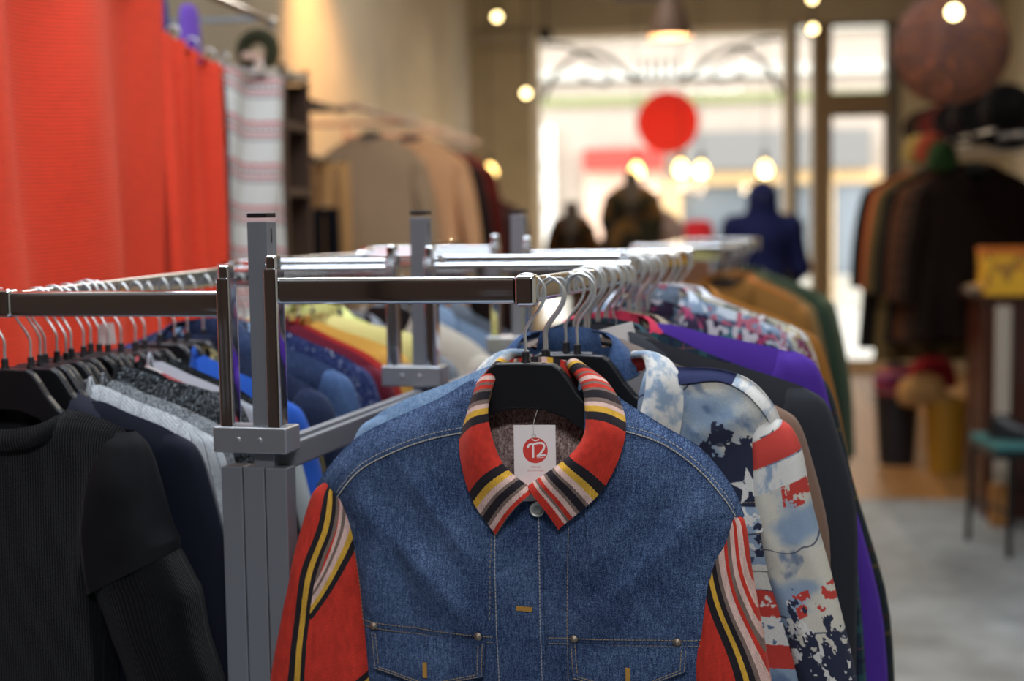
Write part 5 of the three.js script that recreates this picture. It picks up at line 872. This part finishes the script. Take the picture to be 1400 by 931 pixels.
// shelf unit and lamp lit wall rails
{
  const pale = std({ color: 0xb8ab98, roughness: 0.7 }), umber = std({ color: 0x2c1d16, roughness: 0.8 });
  const brownShelf = std({ color: 0x4c3424, roughness: 0.75 });
  const sh = thing('wall_shelf', 'brown wall shelf unit with pale top board past the patterned cloth', 'shelf', room(-1.72, 0, -4.95), TURN);
  for (const y of [1.36, 1.62, 1.845, 2.02]) part('shelf_board', box(0.74, 0.026, 0.32, 0, y, 0, 0.003), y > 2 ? pale : brownShelf, sh);
  part('back_panel', box(0.74, 2.0, 0.012, 0, 1.0, -0.155), brownShelf, sh);
  for (const z of [-0.15, 0.15]) part('shelf_post', box(0.02, 2.05, 0.02, 0.36, 1.025, z, 0.002), brownShelf, sh);
  solo('storage_box', box(0.17, 0.13, 0.2, 0, 0.065, 0, 0.008), umber, 'dark brown box on the middle shelf board', 'box', room(-1.5, 1.858, -4.9), TURN);
  { const wr = thing('leaf_wreath', 'dull green leaf wreath with a pale bow on top of the shelf', 'wreath', room(-1.47, 2.10, -4.9), TURN); part('ring', new THREE.TorusGeometry(0.052, 0.026, 10, 26), fabric(0x4a4a26, { bump: curlBump(), scale: 0.012 }), wr); part('bow', [box(0.05, 0.03, 0.03, -0.02, -0.02, 0.04, 0.012), box(0.03, 0.06, 0.02, 0.015, -0.04, 0.04, 0.008)], fabric(0xc9a898), wr); }
  for (const [x, y, c, n, h] of [[-1.46, 1.84, 0x3a1c14, 'dark maroon bag hanging under the middle shelf board', 0.32], [-1.6, 1.84, 0x1c1a1e, 'black bag hanging under the middle shelf board', 0.36], [-1.45, 1.6, 0x4a261a, 'chestnut brown bag hanging lowest under the shelf', 0.38]]) {
    const b = thing('leather_bag', n, 'bag', room(x, y, -4.84), TURN);
    part('body', sleeveGeo([[-0.06, -0.05, 0.05, 0.02], [-0.075, -0.065, 0.065, 0.04], [-0.16, -0.07, 0.07, 0.045], [-h + 0.02, -0.068, 0.068, 0.045], [-h, -0.06, 0.06, 0.03]], 14, 18), std({ color: c, roughness: 0.55 }), b);
    part('strap', tube([[-0.045, -0.07, 0], [-0.03, -0.01, 0], [0, 0, 0], [0.03, -0.01, 0], [0.045, -0.07, 0]], 0.006, 18, 6), std({ color: c, roughness: 0.6 }), b);
  }
  const blackRod = std({ color: 0x1c1a18, roughness: 0.5, metalness: 0.6 });
  const wallRail = (label, x, y, z0, z1, mat = blackRod, n = 3) => { const g = thing('clothes_rail', label, 'clothes rail', room(x, y, (z0 + z1) / 2), TURN), h = (z0 - z1) / 2; part('rail', bar([0, 0, h], [0, 0, -h], 0.0125, 10), mat, g); for (let i = 0; i < n; i++) { const z = lerp(h - 0.1, -h + 0.1, i / Math.max(1, n - 1)); part('bracket', [bar([0, 0, z], [-2.05 - x, 0.0, z], 0.010, 8), bar([-2.05 - x, -0.05, z], [-2.05 - x, 0.05, z], 0.02, 8)], mat, g); } return g; };
  wallRail('long pinkish wall rail holding the beige coats', -1.43, 2.0, -6.15, -9.8, std({ color: 0x9a7a74, roughness: 0.5 }), 4);
  wallRail('short black wall rail holding tan trousers', -1.5, 1.765, -5.7, -6.22, blackRod, 2);
  wallRail('short black wall rail without clothes above the tan trousers', -1.5, 1.985, -5.7, -6.22, blackRod, 2);
  const coats = [
    [-6.45, -1.43, 'beige_coat', 'grey beige long coat, first on the lamp lit wall rail', 0xa98e72, 0.23, 1.05], [-6.75, -1.31, 'camel_coat', 'peach camel long coat lit by the lamp on the lamp lit wall rail', 0xe0ac80, 0.25, 1.1], [-7.1, -1.36, 'sand_coat', 'sand brown coat behind the camel coat', 0xa98462, 0.25, 1.1],
    [-7.7, -1.40, 'black_wall_coat', 'black coat past the camel coats on the lamp lit wall rail', 0x14131a, 0.26, 1.1], [-8.2, -1.38, 'maroon_coat', 'dark maroon jacket past the black coat on the lamp lit wall rail', 0x481414, 0.25, 0.6], [-8.8, -1.4, 'navy_wall_coat', 'near black navy coat toward the pier', 0x12141e, 0.28, 1.2], [-9.4, -1.38, 'wine_coat', 'dark wine coat last on the lamp lit wall rail', 0x2c1216, 0.28, 1.3],
  ];
  for (const [z, x, n, l, c, W, len] of coats) { const p = room(x, z < -8.5 ? 1.66 : 1.905, z); garment(n, l, 'coat', p, { W, len, nk: 0.07, drop: 0.11, D: 0.05, mat: fabric(c), collar: 'none', dip: 0.02, sb: 0.05, turn: TURN + 0.15, sl: 0.6, hw: W + 0.02, fold: 0.014, nu: 10, nv: 16 }); hanger([p.x, p.y, p.z], 1, 'black hanger on the lamp lit wall rail under the ' + n.replaceAll('_', ' '), 'hangers on the lamp lit wall rail', { turn: TURN + 0.15 }); }
  for (const [z, x, c, n, len] of [[-5.9, -1.46, 0xc0905c, 'golden tan trousers hung on the short black rail', 0.44], [-6.2, -1.6, 0xa87c50, 'dull tan trousers hung behind the golden ones', 0.40], [-5.82, -1.49, 0x0f0f16, 'black trousers hanging lowest below the tan ones', 0.8]]) {
    const g = thing('trousers', n, 'trousers', room(x, len > 0.7 ? 1.56 : 1.745, z), TURN);
    for (const s of [-1, 1]) part('leg', sleeveGeo([[0, s * 0.01, s * 0.05, 0.01], [-0.03, s * 0.004, s * 0.062, 0.02], [-len * 0.6, s * 0.008, s * 0.066, 0.022], [-len, s * 0.012, s * 0.06, 0.02]], 14, 14, null, 0.2, 3), fabric(c), g);
    part('waistband', box(0.125, 0.03, 0.03, 0, -0.005, 0, 0.008), fabric(c), g); part('clip', tube([[0, 0, 0], [0, 0.02, 0], [0.012, 0.035, 0]], 0.003, 10, 6), M.wire, g);
  }
}

// ---------------------------------------------------------------- the second rack farther down the aisle
{
  const R = thing('clothing_rack', 'second chrome clothing rack farther down the aisle behind the flowered shirts', 'clothing rack', [-0.74, -0.03, -4.58]);
  const c = (name, g) => part(name, g, M.chrome, R);
  c('arm', box(0.29, 0.055, 0.03, 0, 1.438, 0, 0.008)); c('arm', box(0.29, 0.045, 0.03, 0, 1.438, -1.1, 0.008));
  c('rail', box(0.02, 0.034, 1.12, 0.13, 1.44, -0.55, 0.006)); c('rail', box(0.02, 0.034, 1.12, -0.13, 1.44, -0.55, 0.006));
  for (const z of [0, -1.1]) { c('post', box(0.03, 1.43, 0.03, 0, 0.715, z, 0.003)); c('foot', box(0.06, 0.03, 0.6, 0, 0.015, z * 0.98 - 0.0, 0.008)); }
  const list = [[-4.66, 'ochre_jacket', 'ochre brown jacket, first on the second rack', 0x7c5628, 0.255], [-4.78, 'orange_shirt', 'burnt orange shirt on the second rack', 0xb0662a, 0.24], [-4.9, 'khaki_jacket', 'khaki brown jacket on the second rack', 0x7a6440, 0.25], [-5.05, 'forest_coat', 'dark forest green coat on the second rack', 0x2c3a2c, 0.29], [-5.2, 'moss_coat', 'grey moss green coat, last on the second rack', 0x4a5442, 0.3]];
  for (const [z, n, l, col, W] of list) { garment(n, l, 'jacket', [-0.60, 1.322, z], { W, nk: 0.06, y0: 0.0, drop: 0.1, D: 0.03, mat: fabric(col), collar: 'shirt', dip: 0.03, sb: 0.03, len: 0.8, nu: 10, nv: 16 }); hanger([-0.60, 1.322, z], 1, 'black hanger on the second rack under the ' + n.replaceAll('_', ' '), 'hangers on the second rack'); }
}

// ---------------------------------------------------------------- right side: coat rail, hats, cabinet, stool
{
  const rail = thing('clothes_rail', 'steel wall rail with the dark coats, beside the shop door', 'clothes rail', room(1.42, 1.86, -8.2), TURN);
  part('rail', bar([-0.02, 0, -1.3], [0.06, 0, 1.25], 0.014, 10), M.clamp, rail); for (const z of [-1.15, 0.1, 1.1]) part('bracket', bar([0, 0, z], [1.33, 0.02, z], 0.011, 8), M.clamp, rail);
  part('hat_shelf', [bar([0.12, 0.02, -1.3], [0.16, 0.02, 1.25], 0.008, 8), bar([-0.1, 0.02, -1.3], [-0.06, 0.02, 1.25], 0.008, 8)], M.clamp, rail);
  const coats = [
    [-9.35, 1.33, 'black_wool_coat', 'black wool coat nearest the door', 0x0c0c10, 0.28, 1.1, null], [-9.1, 1.36, 'rust_jacket', 'rust orange jacket second from the door', 0x9a5634, 0.27, 0.72, null], [-8.85, 1.36, 'olive_coat', 'olive brown coat third from the door', 0x54492f, 0.27, 1.12, null], [-8.6, 1.39, 'black_trench', 'black trench coat between the olive coat and the brown suede', 0x121014, 0.27, 1.0, null],
    [-8.35, 1.42, 'brown_suede_coat', 'russet brown suede coat before the plaid', 0x4a2914, 0.28, 0.95, null], [-8.16, 1.44, 'dark_plaid_coat', 'dark brown plaid coat on the coat rail beside the door', 0xffffff, 0.29, 0.95, rustPlaid], [-7.97, 1.47, 'espresso_coat', 'espresso black coat, first on the coat rail beside the door', 0x1a0f0b, 0.29, 0.9, null],
  ];
  for (const [z, x, n, l, c, W, len, map] of coats) { const p = room(x, 1.765, z); garment(n, l, 'coat', p, { W, len, nk: 0.07, drop: 0.12, D: 0.05, mat: fabric(c, map ? { key: n, map } : {}), collar: 'coat', sb: 0.05, turn: TURN, sl: 0.6, hw: W + 0.04, fold: 0.014, nu: 10, nv: 16 }); hanger([p.x, p.y, p.z], 1, 'black hanger on the coat rail beside the door under the ' + n.replaceAll('_', ' '), 'hangers on the coat rail beside the door', { turn: TURN }); }
  // hats
  const hats = [[-7.45, 1.50, 0x0e0c0e, 'big black felt hat with wide brim on the hat shelf', 1.25, 0.9], [-7.9, 1.42, 0x120c10, 'black felt hat behind the big one on the hat shelf', 1.1, 0.7], [-8.3, 1.38, 0x5a1a16, 'dark red hat on the hat shelf', 1.0, 0.6], [-8.65, 1.36, 0x2a2016, 'dark brown hat nearest the door on the hat shelf', 1.05, 0.8]];
  for (const [z, x, c, l, k, tilt] of hats) {
    const g = thing('felt_hat', l, 'hat', room(x, 1.91, z), TURN); const fm = fabric(c, { rough: 0.95 });
    part('brim', lathe([[0.085, 0.02], [0.1, 0.005], [0.14, 0.0], [0.17, 0.012], [0.168, 0.016], [0.14, 0.006], [0.1, 0.012], [0.085, 0.026]].map(([r, y]) => [r * k, y]), 30), fm, g);
    part('crown', lathe([[0.09, 0.012], [0.092, 0.05], [0.086, 0.1], [0.07, 0.125], [0.04, 0.122], [0, 0.112]].map(([r, y]) => [r * k, y * k]), 26), fm, g);
    part('band', lathe([[0.0915, 0.014], [0.0945, 0.016], [0.0945, 0.036], [0.0925, 0.038]].map(([r, y]) => [r * k, y * k]), 26), fabric(0x2a1414), g);
    g.rotation.order = 'YXZ'; g.rotation.x = tilt; g.position.y += 0.05;
  }
  for (const [z, x, c, l] of [[-8.12, 1.26, 0x9c4026, 'orange red knitted cap tucked in the hat row'], [-8.28, 1.22, 0xa08a4a, 'mustard knitted cap tucked in the hat row'], [-8.0, 1.3, 0x24401f, 'green knitted cap under the orange red one']]) { const g = thing('knit_cap', l, 'cap', room(x, 1.79 + (c === 0x24401f ? -0.035 : 0.01), z), TURN); part('crown', lathe([[0.075, 0], [0.08, 0.03], [0.07, 0.085], [0.045, 0.12], [0, 0.13]], 20), kn(c), g); part('cuff', lathe([[0.078, -0.002], [0.085, 0.006], [0.085, 0.034], [0.079, 0.04]], 20), kn(c), g); g.rotation.x = 0.5; }
  // mahogany cabinet with the yellow tin
  const mah = std({ roughness: 0.35, map: tex(256, 512, 0.4, 0.8, (u, v, i, j) => { const k = 0.8 + 0.45 * (fbm(i / 8, j / 90, 3, 4, 32) - 0.5) + 0.1 * hash(i, j, 2); return [74 * k, 32 * k, 20 * k]; }) });
  const cab = thing('wooden_cabinet', 'dark mahogany cabinet below the yellow tin', 'cabinet', room(1.83, 0, -7.55), TURN);
  part('body', box(0.86, 0.9, 0.5, 0, 0.62, 0, 0.004), mah, cab); part('top', box(0.92, 0.03, 0.56, 0, 1.085, 0, 0.006), mah, cab); part('plinth', box(0.84, 0.16, 0.46, 0, 0.08, 0), mah, cab);
  for (const s of [-1, 1]) { const d = part('door', box(0.4, 0.8, 0.02, s * 0.21, 0.63, 0.258, 0.004), mah, cab); part('knob', new THREE.SphereGeometry(0.012, 10, 8).translate(s * 0.03, 0.65, 0.28), M.brass, d); for (const y of [0.98, 0.28]) part('molding', box(0.3, 0.02, 0.012, s * 0.21, y, 0.27), mah, d); }
  solo('pale_board', box(0.07, 0.86, 0.03, 0, 0.43, 0, 0.004), std({ color: 0xb9b0a2, roughness: 0.7 }), 'narrow pale board standing against the cabinet front', 'board', room(1.46, 0.2, -7.18), TURN);
  solo('wooden_block', box(0.1, 0.2, 0.08, 0, 0.1, 0, 0.006), std({ color: 0xa8743c, roughness: 0.7 }), 'wooden block under the narrow pale board', 'block', room(1.46, 0, -7.18), TURN);
  const tin = thing('yellow_tin', 'yellow tin box with orange lid and dark print on the cabinet', 'tin', room(1.56, 1.10, -7.38), TURN);
  const tinTex = tex(256, 256, 0.3, 0.3, (u, v, i, j) => { const a = fbm(i / 40, j / 40, 5, 3, 6); return a > 0.6 ? [170, 126, 50] : a > 0.57 ? [206, 100, 34] : [238, 184, 44]; });
  part('body', box(0.34, 0.2, 0.2, 0, 0.1, 0, 0.008), std({ map: tinTex, roughness: 0.4 }), tin); part('lid', box(0.35, 0.035, 0.21, 0, 0.215, 0, 0.008), std({ color: 0xcf7426, roughness: 0.4 }), tin);
  { const d = thing('brass_dish', 'small brass dish with beads beside the yellow tin', 'dish', room(1.37, 1.10, -7.4), TURN); part('bowl', lathe([[0.02, 0], [0.05, 0.01], [0.07, 0.04], [0.066, 0.04], [0.045, 0.014], [0, 0.01]], 20), M.brass, d); part('beads', merge([...Array(9)].map((_, i) => new THREE.SphereGeometry(0.014, 8, 6).translate(Math.cos(i * 2.4) * 0.03, 0.035 + 0.004 * (i % 3), Math.sin(i * 2.4) * 0.03))), std({ color: 0xb08a60, roughness: 0.3 }), d, 'stuff'); }
  // stool with shoes
  const iron = std({ color: 0x1b2022, roughness: 0.5, metalness: 0.5 });
  const st = thing('metal_stool', 'black metal stool with teal edged seat', 'stool', room(1.46, 0, -6.72), TURN + 0.1);
  for (const [x, z] of [[-0.2, -0.15], [-0.12, 0.2], [0.2, -0.15], [0.2, 0.2]]) part('leg', bar([x * 0.92, 0.44, z * 0.92], [x, 0, z], 0.013, 10), iron, st);
  part('crossbar', bar([-0.19, 0.2, -0.14], [-0.12, 0.2, 0.19], 0.009), iron, st); part('crossbar', bar([0.2, 0.2, -0.14], [0.2, 0.2, 0.19], 0.009), iron, st);
  part('seat', box(0.44, 0.035, 0.42, 0.02, 0.455, 0.02, 0.014), iron, st);
  part('cushion', box(0.42, 0.03, 0.4, 0.02, 0.486, 0.02, 0.014), fabric(0x3f7478), st, null, 'teal seat cover'); part('cushion_strip', box(0.2, 0.008, 0.404, 0.12, 0.498, 0.022, 0.003), fabric(0xb8503c), st, null, 'red strip');
  for (const [x, z, l] of [[1.42, -6.66, 'black leather shoe on the stool, toe to the aisle'], [1.58, -6.62, 'black leather shoe on the stool, beside its pair']]) {
    const g = thing('leather_shoe', l, 'shoe', room(x, 0.503, z), TURN - 0.5, 'shoes on the stool');
    part('upper', sleeveGeo([[0.105, -0.105, -0.03, 0.026], [0.09, -0.115, -0.018, 0.034], [0.06, -0.12, 0.06, 0.042], [0.035, -0.125, 0.13, 0.046], [0.012, -0.125, 0.145, 0.046]], 14, 18).rotateY(0.2), std({ color: 0x191c21, roughness: 0.35 }), g);
    part('sole', box(0.275, 0.014, 0.088, 0.008, 0.007, 0, 0.006).rotateY(0.2), M.rubber, g);
    part('laces', [0, 1, 2, 3].map((i) => box(0.006, 0.006, 0.05, -0.01 + i * 0.022, 0.082 - i * 0.011, 0.004, 0.002).rotateY(0.2)), std({ color: 0x2a2d33 }), g);
  }
  // bins with scarves behind the stool
  const bin = (name, label, c, x, z, w, h) => { const g = thing(name, label, 'bin', room(x, 0, z), TURN); part('body', lathe([[w * 0.82, 0], [w, h - 0.02], [w + 0.012, h], [w - 0.008, h], [w * 0.8, 0.012], [0, 0.012]], 24), std({ color: c, roughness: 0.6 }), g); part('rim', new THREE.TorusGeometry(w + 0.004, 0.01, 8, 28).rotateX(Math.PI / 2).translate(0, h, 0), std({ color: c, roughness: 0.6 }), g); };
  bin('yellow_bin', 'mustard yellow bin on the floor beside the cabinet', 0x9a7012, 1.44, -8.62, 0.12, 0.42); bin('black_bin', 'black bin on the floor beside the yellow one', 0x10121a, 1.2, -8.9, 0.13, 0.42);
  const scarfT = once('scarfs', () => tex(64, 256, 0.1, 0.12, (u, v, i, j) => { const k = Math.floor(v / 0.03) % 4; return [[150, 34, 40], [70, 70, 110], [170, 90, 90], [60, 40, 70]][k]; }));
  [[1.2, 0.43, -8.85, 0xffffff, scarfT, 'red and blue striped scarf heaped on the black bin'], [1.38, 0.48, -8.75, 0x8a1f2a, null, 'crimson scarf heaped between the bins'], [1.3, 0.40, -8.6, 0xa88050, null, 'tan scarf hanging over the yellow bin']].forEach(([x, y, z, c, m, l], i) => solo('wool_scarf', sleeveGeo([[0.12, -0.04, 0.05, 0.02], [0.08, -0.12, 0.12, 0.07], [0.02, -0.15, 0.14, 0.09], [-0.05, -0.14, 0.15, 0.08], [-0.07, -0.1, 0.1, 0.04]], 14, 20, null, 0.4, i), fabric(c, m ? { key: 'scarfm', map: m } : {}), l, 'scarf', room(x, y + 0.06, z), TURN + 0.4));
  // openwork thread ball lamp
  const B = thing('thread_ball_lamp', 'large round purple brown thread ball lamp over the hats', 'lamp', room(1.048, 2.186, -6.26), TURN); reseed(99);
  const rings = []; for (let i = 0; i < 330; i++) { const t = new THREE.TorusGeometry(0.229 + rr(-0.003, 0.003), 0.0022, 4, 56); t.rotateX(rr(0, 6.3)); t.rotateY(rr(0, 6.3)); t.rotateZ(rr(0, 6.3)); rings.push(t); }
  part('thread_shade', merge(rings.slice(0, 200)), std({ color: 0x6a4c4a, roughness: 0.8 }), B, 'stuff', 'purple brown threads'); part('thread_shade', merge(rings.slice(200)), std({ color: 0x8e5a36, roughness: 0.8 }), B, 'stuff', 'orange brown threads');
  part('bulb', new THREE.SphereGeometry(0.04, 16, 12).translate(0, 0.07, 0), std({ color: 0xfff0d0, emissive: 0xffd9a0, emissiveIntensity: 1.5 }), B); part('cord', cyl(0.004, 0.004, CEIL - 2.186 - 0.22, 0, 0.22 + (CEIL - 2.406) / 2, 0, 6), M.rubber, B);
  { const p = new THREE.PointLight(0xffc890, 0.5); p.position.copy(room(1.048, 2.2, -6.26)); p.castShadow = true; scene.add(p); }
  { const g = thing('spot_lamp', 'small lit spot lamp before the thread ball lamp', 'lamp', room(0.985, 2.275, -5.85), TURN); part('head', lathe([[0.02, -0.05], [0.03, -0.03], [0.034, 0.03], [0.03, 0.03], [0.026, -0.02], [0, -0.03]], 16).rotateX(Math.PI / 2), M.rubber, g); part('lamp_face', new THREE.CylinderGeometry(0.028, 0.028, 0.008, 16).rotateX(Math.PI / 2).translate(0, 0, 0.024), std({ color: 0xfff6dc, emissive: 0xffe2a0, emissiveIntensity: 9 }), g); part('rod', cyl(0.005, 0.005, CEIL - 2.3, 0, (CEIL - 2.3) / 2 + 0.02, -0.02, 6), M.rubber, g); const s = new THREE.SpotLight(0xffdca8, 5, 8, 0.7, 0.7); s.position.copy(room(0.985, 2.275, -5.8)); s.target.position.copy(room(0.6, 0.4, -4)); s.castShadow = true; scene.add(s, s.target); }
}

// ---------------------------------------------------------------- shop window end: red disc, display counter, busts, visitor
{
  const disc = thing('round_sign', 'bright red round disc hanging in the shop window', 'sign', room(-0.235, 2.327, WZ + 0.1), TURN);
  part('disc', new THREE.CylinderGeometry(0.285, 0.285, 0.012, 48).rotateX(Math.PI / 2), phy({ color: 0xf03818, roughness: 0.6, transmission: 0.55, thickness: 0 }), disc); part('string', [bar([-0.1, 0.26, 0], [-0.1, 0.87, 0], 0.002, 5), bar([0.1, 0.26, 0], [0.1, 0.87, 0], 0.002, 5)], M.threadPale, disc);
  const wood = std({ color: 0x6a4c3c, roughness: 0.6 });
  const ct = thing('display_counter', 'tall brown display counter before the shop window', 'counter', room(-0.36, 0, -9.98), TURN);
  part('body', box(0.95, 1.3, 0.45, 0, 0.65, 0, 0.006), wood, ct); part('top', box(1.02, 0.04, 0.52, 0, 1.32, 0, 0.006), wood, ct);
  solo('folded_coat', sleeveGeo([[0.2, -0.05, 0.02, 0.05], [0.17, -0.13, 0.08, 0.12], [0.09, -0.2, 0.15, 0.16], [0.0, -0.22, 0.2, 0.17]], 12, 20, null, 0.3, 4), fabric(0x6e6468), 'grey brown coat piled on the display counter', 'coat', room(-0.22, 1.342, -9.98), TURN);
  solo('folded_cloth', sleeveGeo([[0.12, -0.06, 0.05, 0.05], [0.1, -0.09, 0.09, 0.09], [0.0, -0.11, 0.11, 0.11]], 10, 18, null, 0.3, 5), fabric(0xb02a38), 'crimson folded cloth on the end of the display counter', 'cloth', room(0.03, 1.342, -9.95), TURN);
  const bust = (name, label, x, yTop, z, c, W, map) => {
    const p = room(x, 0, z), g = garment(name, label, 'jacket', [p.x, yTop, p.z], { W, nk: 0.06, y0: 0, drop: 0.05, D: 0.1, len: 0.5, mat: fabric(c, { key: name, map }), collar: 'coat', sb: 0.06, sl: 0.42, splay: 0.03, turn: TURN, fold: 0.01 });
    const b = thing('dress_form', 'dark dress form inside the ' + label, 'dress form', [p.x, 0, p.z], TURN);
    part('torso', lathe([[0, yTop - 0.45], [0.1, yTop - 0.44], [0.09, yTop - 0.25], [0.11, yTop - 0.1], [0.06, yTop - 0.02], [0.045, yTop + 0.06], [0.05, yTop + 0.09], [0, yTop + 0.1]], 20), std({ color: 0x2a2422, roughness: 0.8 }), b); part('pole', cyl(0.015, 0.015, yTop - 0.45, 0, (yTop - 0.45) / 2, 0, 10), M.steel, b); part('base', cyl(0.14, 0.16, 0.03, 0, 0.015, 0, 24), M.steel, b);
  };
  const camo = tex(256, 256, 0.5, 0.5, (u, v, i, j) => { const a = fbm(i / 40, j / 40, 5, 3, 6); return a > 0.56 ? [84, 62, 34] : a > 0.46 ? [46, 46, 28] : [26, 26, 20]; });
  bust('camouflage_jacket', 'dark camouflage jacket on a dress form before the window', -0.395, 1.69, -9.42, 0xffffff, 0.16, camo);
  bust('olive_jacket', 'olive brown jacket on a low dress form near the pier', -0.775, 1.5, -9.35, 0xd0a860, 0.13, camo);

  // visitor in a navy hooded coat seen from behind, leaning slightly towards the counter
  const J = { // [x, y, z, r]
    head: [0, 1.60, 0.03, 0.105], hood: [0, 1.63, -0.01, 0.09], neck: [0, 1.47, 0, 0.085], chest: [0, 1.33, 0.0, 0.16], waist: [0, 1.05, 0.02, 0.155], hip: [0, 0.92, 0.02, 0.16], shL: [-0.19, 1.40, 0.0, 0.085], shR: [0.19, 1.40, 0.0, 0.085], elL: [-0.265, 1.12, -0.03, 0.062], elR: [0.265, 1.12, -0.03, 0.062], wrL: [-0.2, 0.98, -0.24, 0.045], wrR: [0.2, 0.98, -0.24, 0.045],
    knL: [-0.1, 0.5, 0, 0.072], knR: [0.1, 0.5, 0.0, 0.072], anL: [-0.1, 0.09, 0.03, 0.045], anR: [0.11, 0.09, 0.03, 0.045], toL: [-0.12, 0.035, -0.13, 0.035], toR: [0.13, 0.035, -0.13, 0.035], hpL: [-0.09, 0.86, 0.01, 0.1], hpR: [0.09, 0.86, 0.01, 0.1], skirt: [0, 0.72, 0.02, 0.17],
  };
  const cap = (p, a, b) => { const [ax, ay, az, ar] = a, [bx, by, bz, br] = b, dx = bx - ax, dy = by - ay, dz = bz - az, t = clamp(((p[0] - ax) * dx + (p[1] - ay) * dy + (p[2] - az) * dz) / (dx * dx + dy * dy + dz * dz)); return Math.hypot(p[0] - ax - t * dx, p[1] - ay - t * dy, p[2] - az - t * dz) - lerp(ar, br, t); };
  const smin = (a, b, k) => { const h = clamp(0.5 + 0.5 * (b - a) / k); return lerp(b, a, h) - k * h * (1 - h); };
  function mesh(bones, c, size, res) {
    const mc = new MarchingCubes(res, new THREE.MeshBasicMaterial(), false, false, 400000); mc.isolation = 0;
    for (let k = 0; k < res; k++) for (let j = 0; j < res; j++) for (let i = 0; i < res; i++) { const p = [c[0] + (i / res * 2 - 1) * size, c[1] + (j / res * 2 - 1) * size, c[2] + (k / res * 2 - 1) * size]; let d = 9; for (const [a, b, s] of bones) d = smin(d, cap(p, J[a], J[b]), s ?? 0.04); mc.field[k * res * res + j * res + i] = -d; }
    mc.update(); const n = mc.count, g = new THREE.BufferGeometry(); g.setAttribute('position', new THREE.BufferAttribute(mc.positionArray.slice(0, n * 3), 3)); g.setAttribute('normal', new THREE.BufferAttribute(mc.normalArray.slice(0, n * 3), 3)); g.setAttribute('uv', new THREE.BufferAttribute(new Float32Array(n * 2), 2));
    return g.scale(size, size, size).translate(...c);
  }
  const fl = {}; for (const s of ['L', 'R']) { const k = s === 'L' ? -1 : 1; J['pm' + s] = [k * 0.185, 0.965, -0.31, 0.032]; for (let f = 0; f < 4; f++) { J['f' + f + s] = [k * (0.155 + f * 0.021), 0.955, -0.335, 0.0095]; J['g' + f + s] = [k * (0.15 + f * 0.022), 0.935, -0.385 - (f === 1 || f === 2 ? 0.012 : 0), 0.0085]; } J['t' + s] = [k * 0.15, 0.96, -0.28, 0.011]; J['u' + s] = [k * 0.122, 0.94, -0.315, 0.009]; }
  const P = thing('person', 'person in a navy hooded coat seen from behind near the shop door', 'person', room(0.47, 0, -10.3), TURN);
  const navy = fabric(0x141f52, { key: 'visitor', rough: 0.9 });
  const skinBones = [['head', 'neck'], ...['L', 'R'].flatMap((s) => [['wr' + s, 'pm' + s, 0.02], ...[0, 1, 2, 3].flatMap((f) => [['pm' + s, 'f' + f + s, 0.008], ['f' + f + s, 'g' + f + s, 0.006]]), ['pm' + s, 't' + s, 0.01], ['t' + s, 'u' + s, 0.006]])];
  part('body', merge([mesh([['hpL', 'knL'], ['knL', 'anL'], ['anL', 'toL'], ['hpR', 'knR'], ['knR', 'anR'], ['anR', 'toR'], ['hpL', 'hpR'], ['chest', 'waist'], ['waist', 'hip'], ['head', 'neck'], ['neck', 'chest']].map((b) => [...b, 0.03]), [0, 0.88, 0], 0.9, 96), mesh(skinBones.slice(1), [0, 0.98, -0.28], 0.26, 84)]), std({ color: 0x2a2624, roughness: 0.9 }), P);
  part('hooded_coat', mesh([['shL', 'shR', 0.06], ['chest', 'waist', 0.08], ['waist', 'skirt', 0.08], ['neck', 'chest', 0.08], ['hood', 'neck', 0.08], ['head', 'hood', 0.05], ['shL', 'elL', 0.05], ['elL', 'wrL', 0.05], ['shR', 'elR', 0.05], ['elR', 'wrR', 0.05]], [0, 1.15, -0.05], 0.66, 84), navy, P, null, 'navy coat with the hood up');
}

renderer.render(scene, camera);
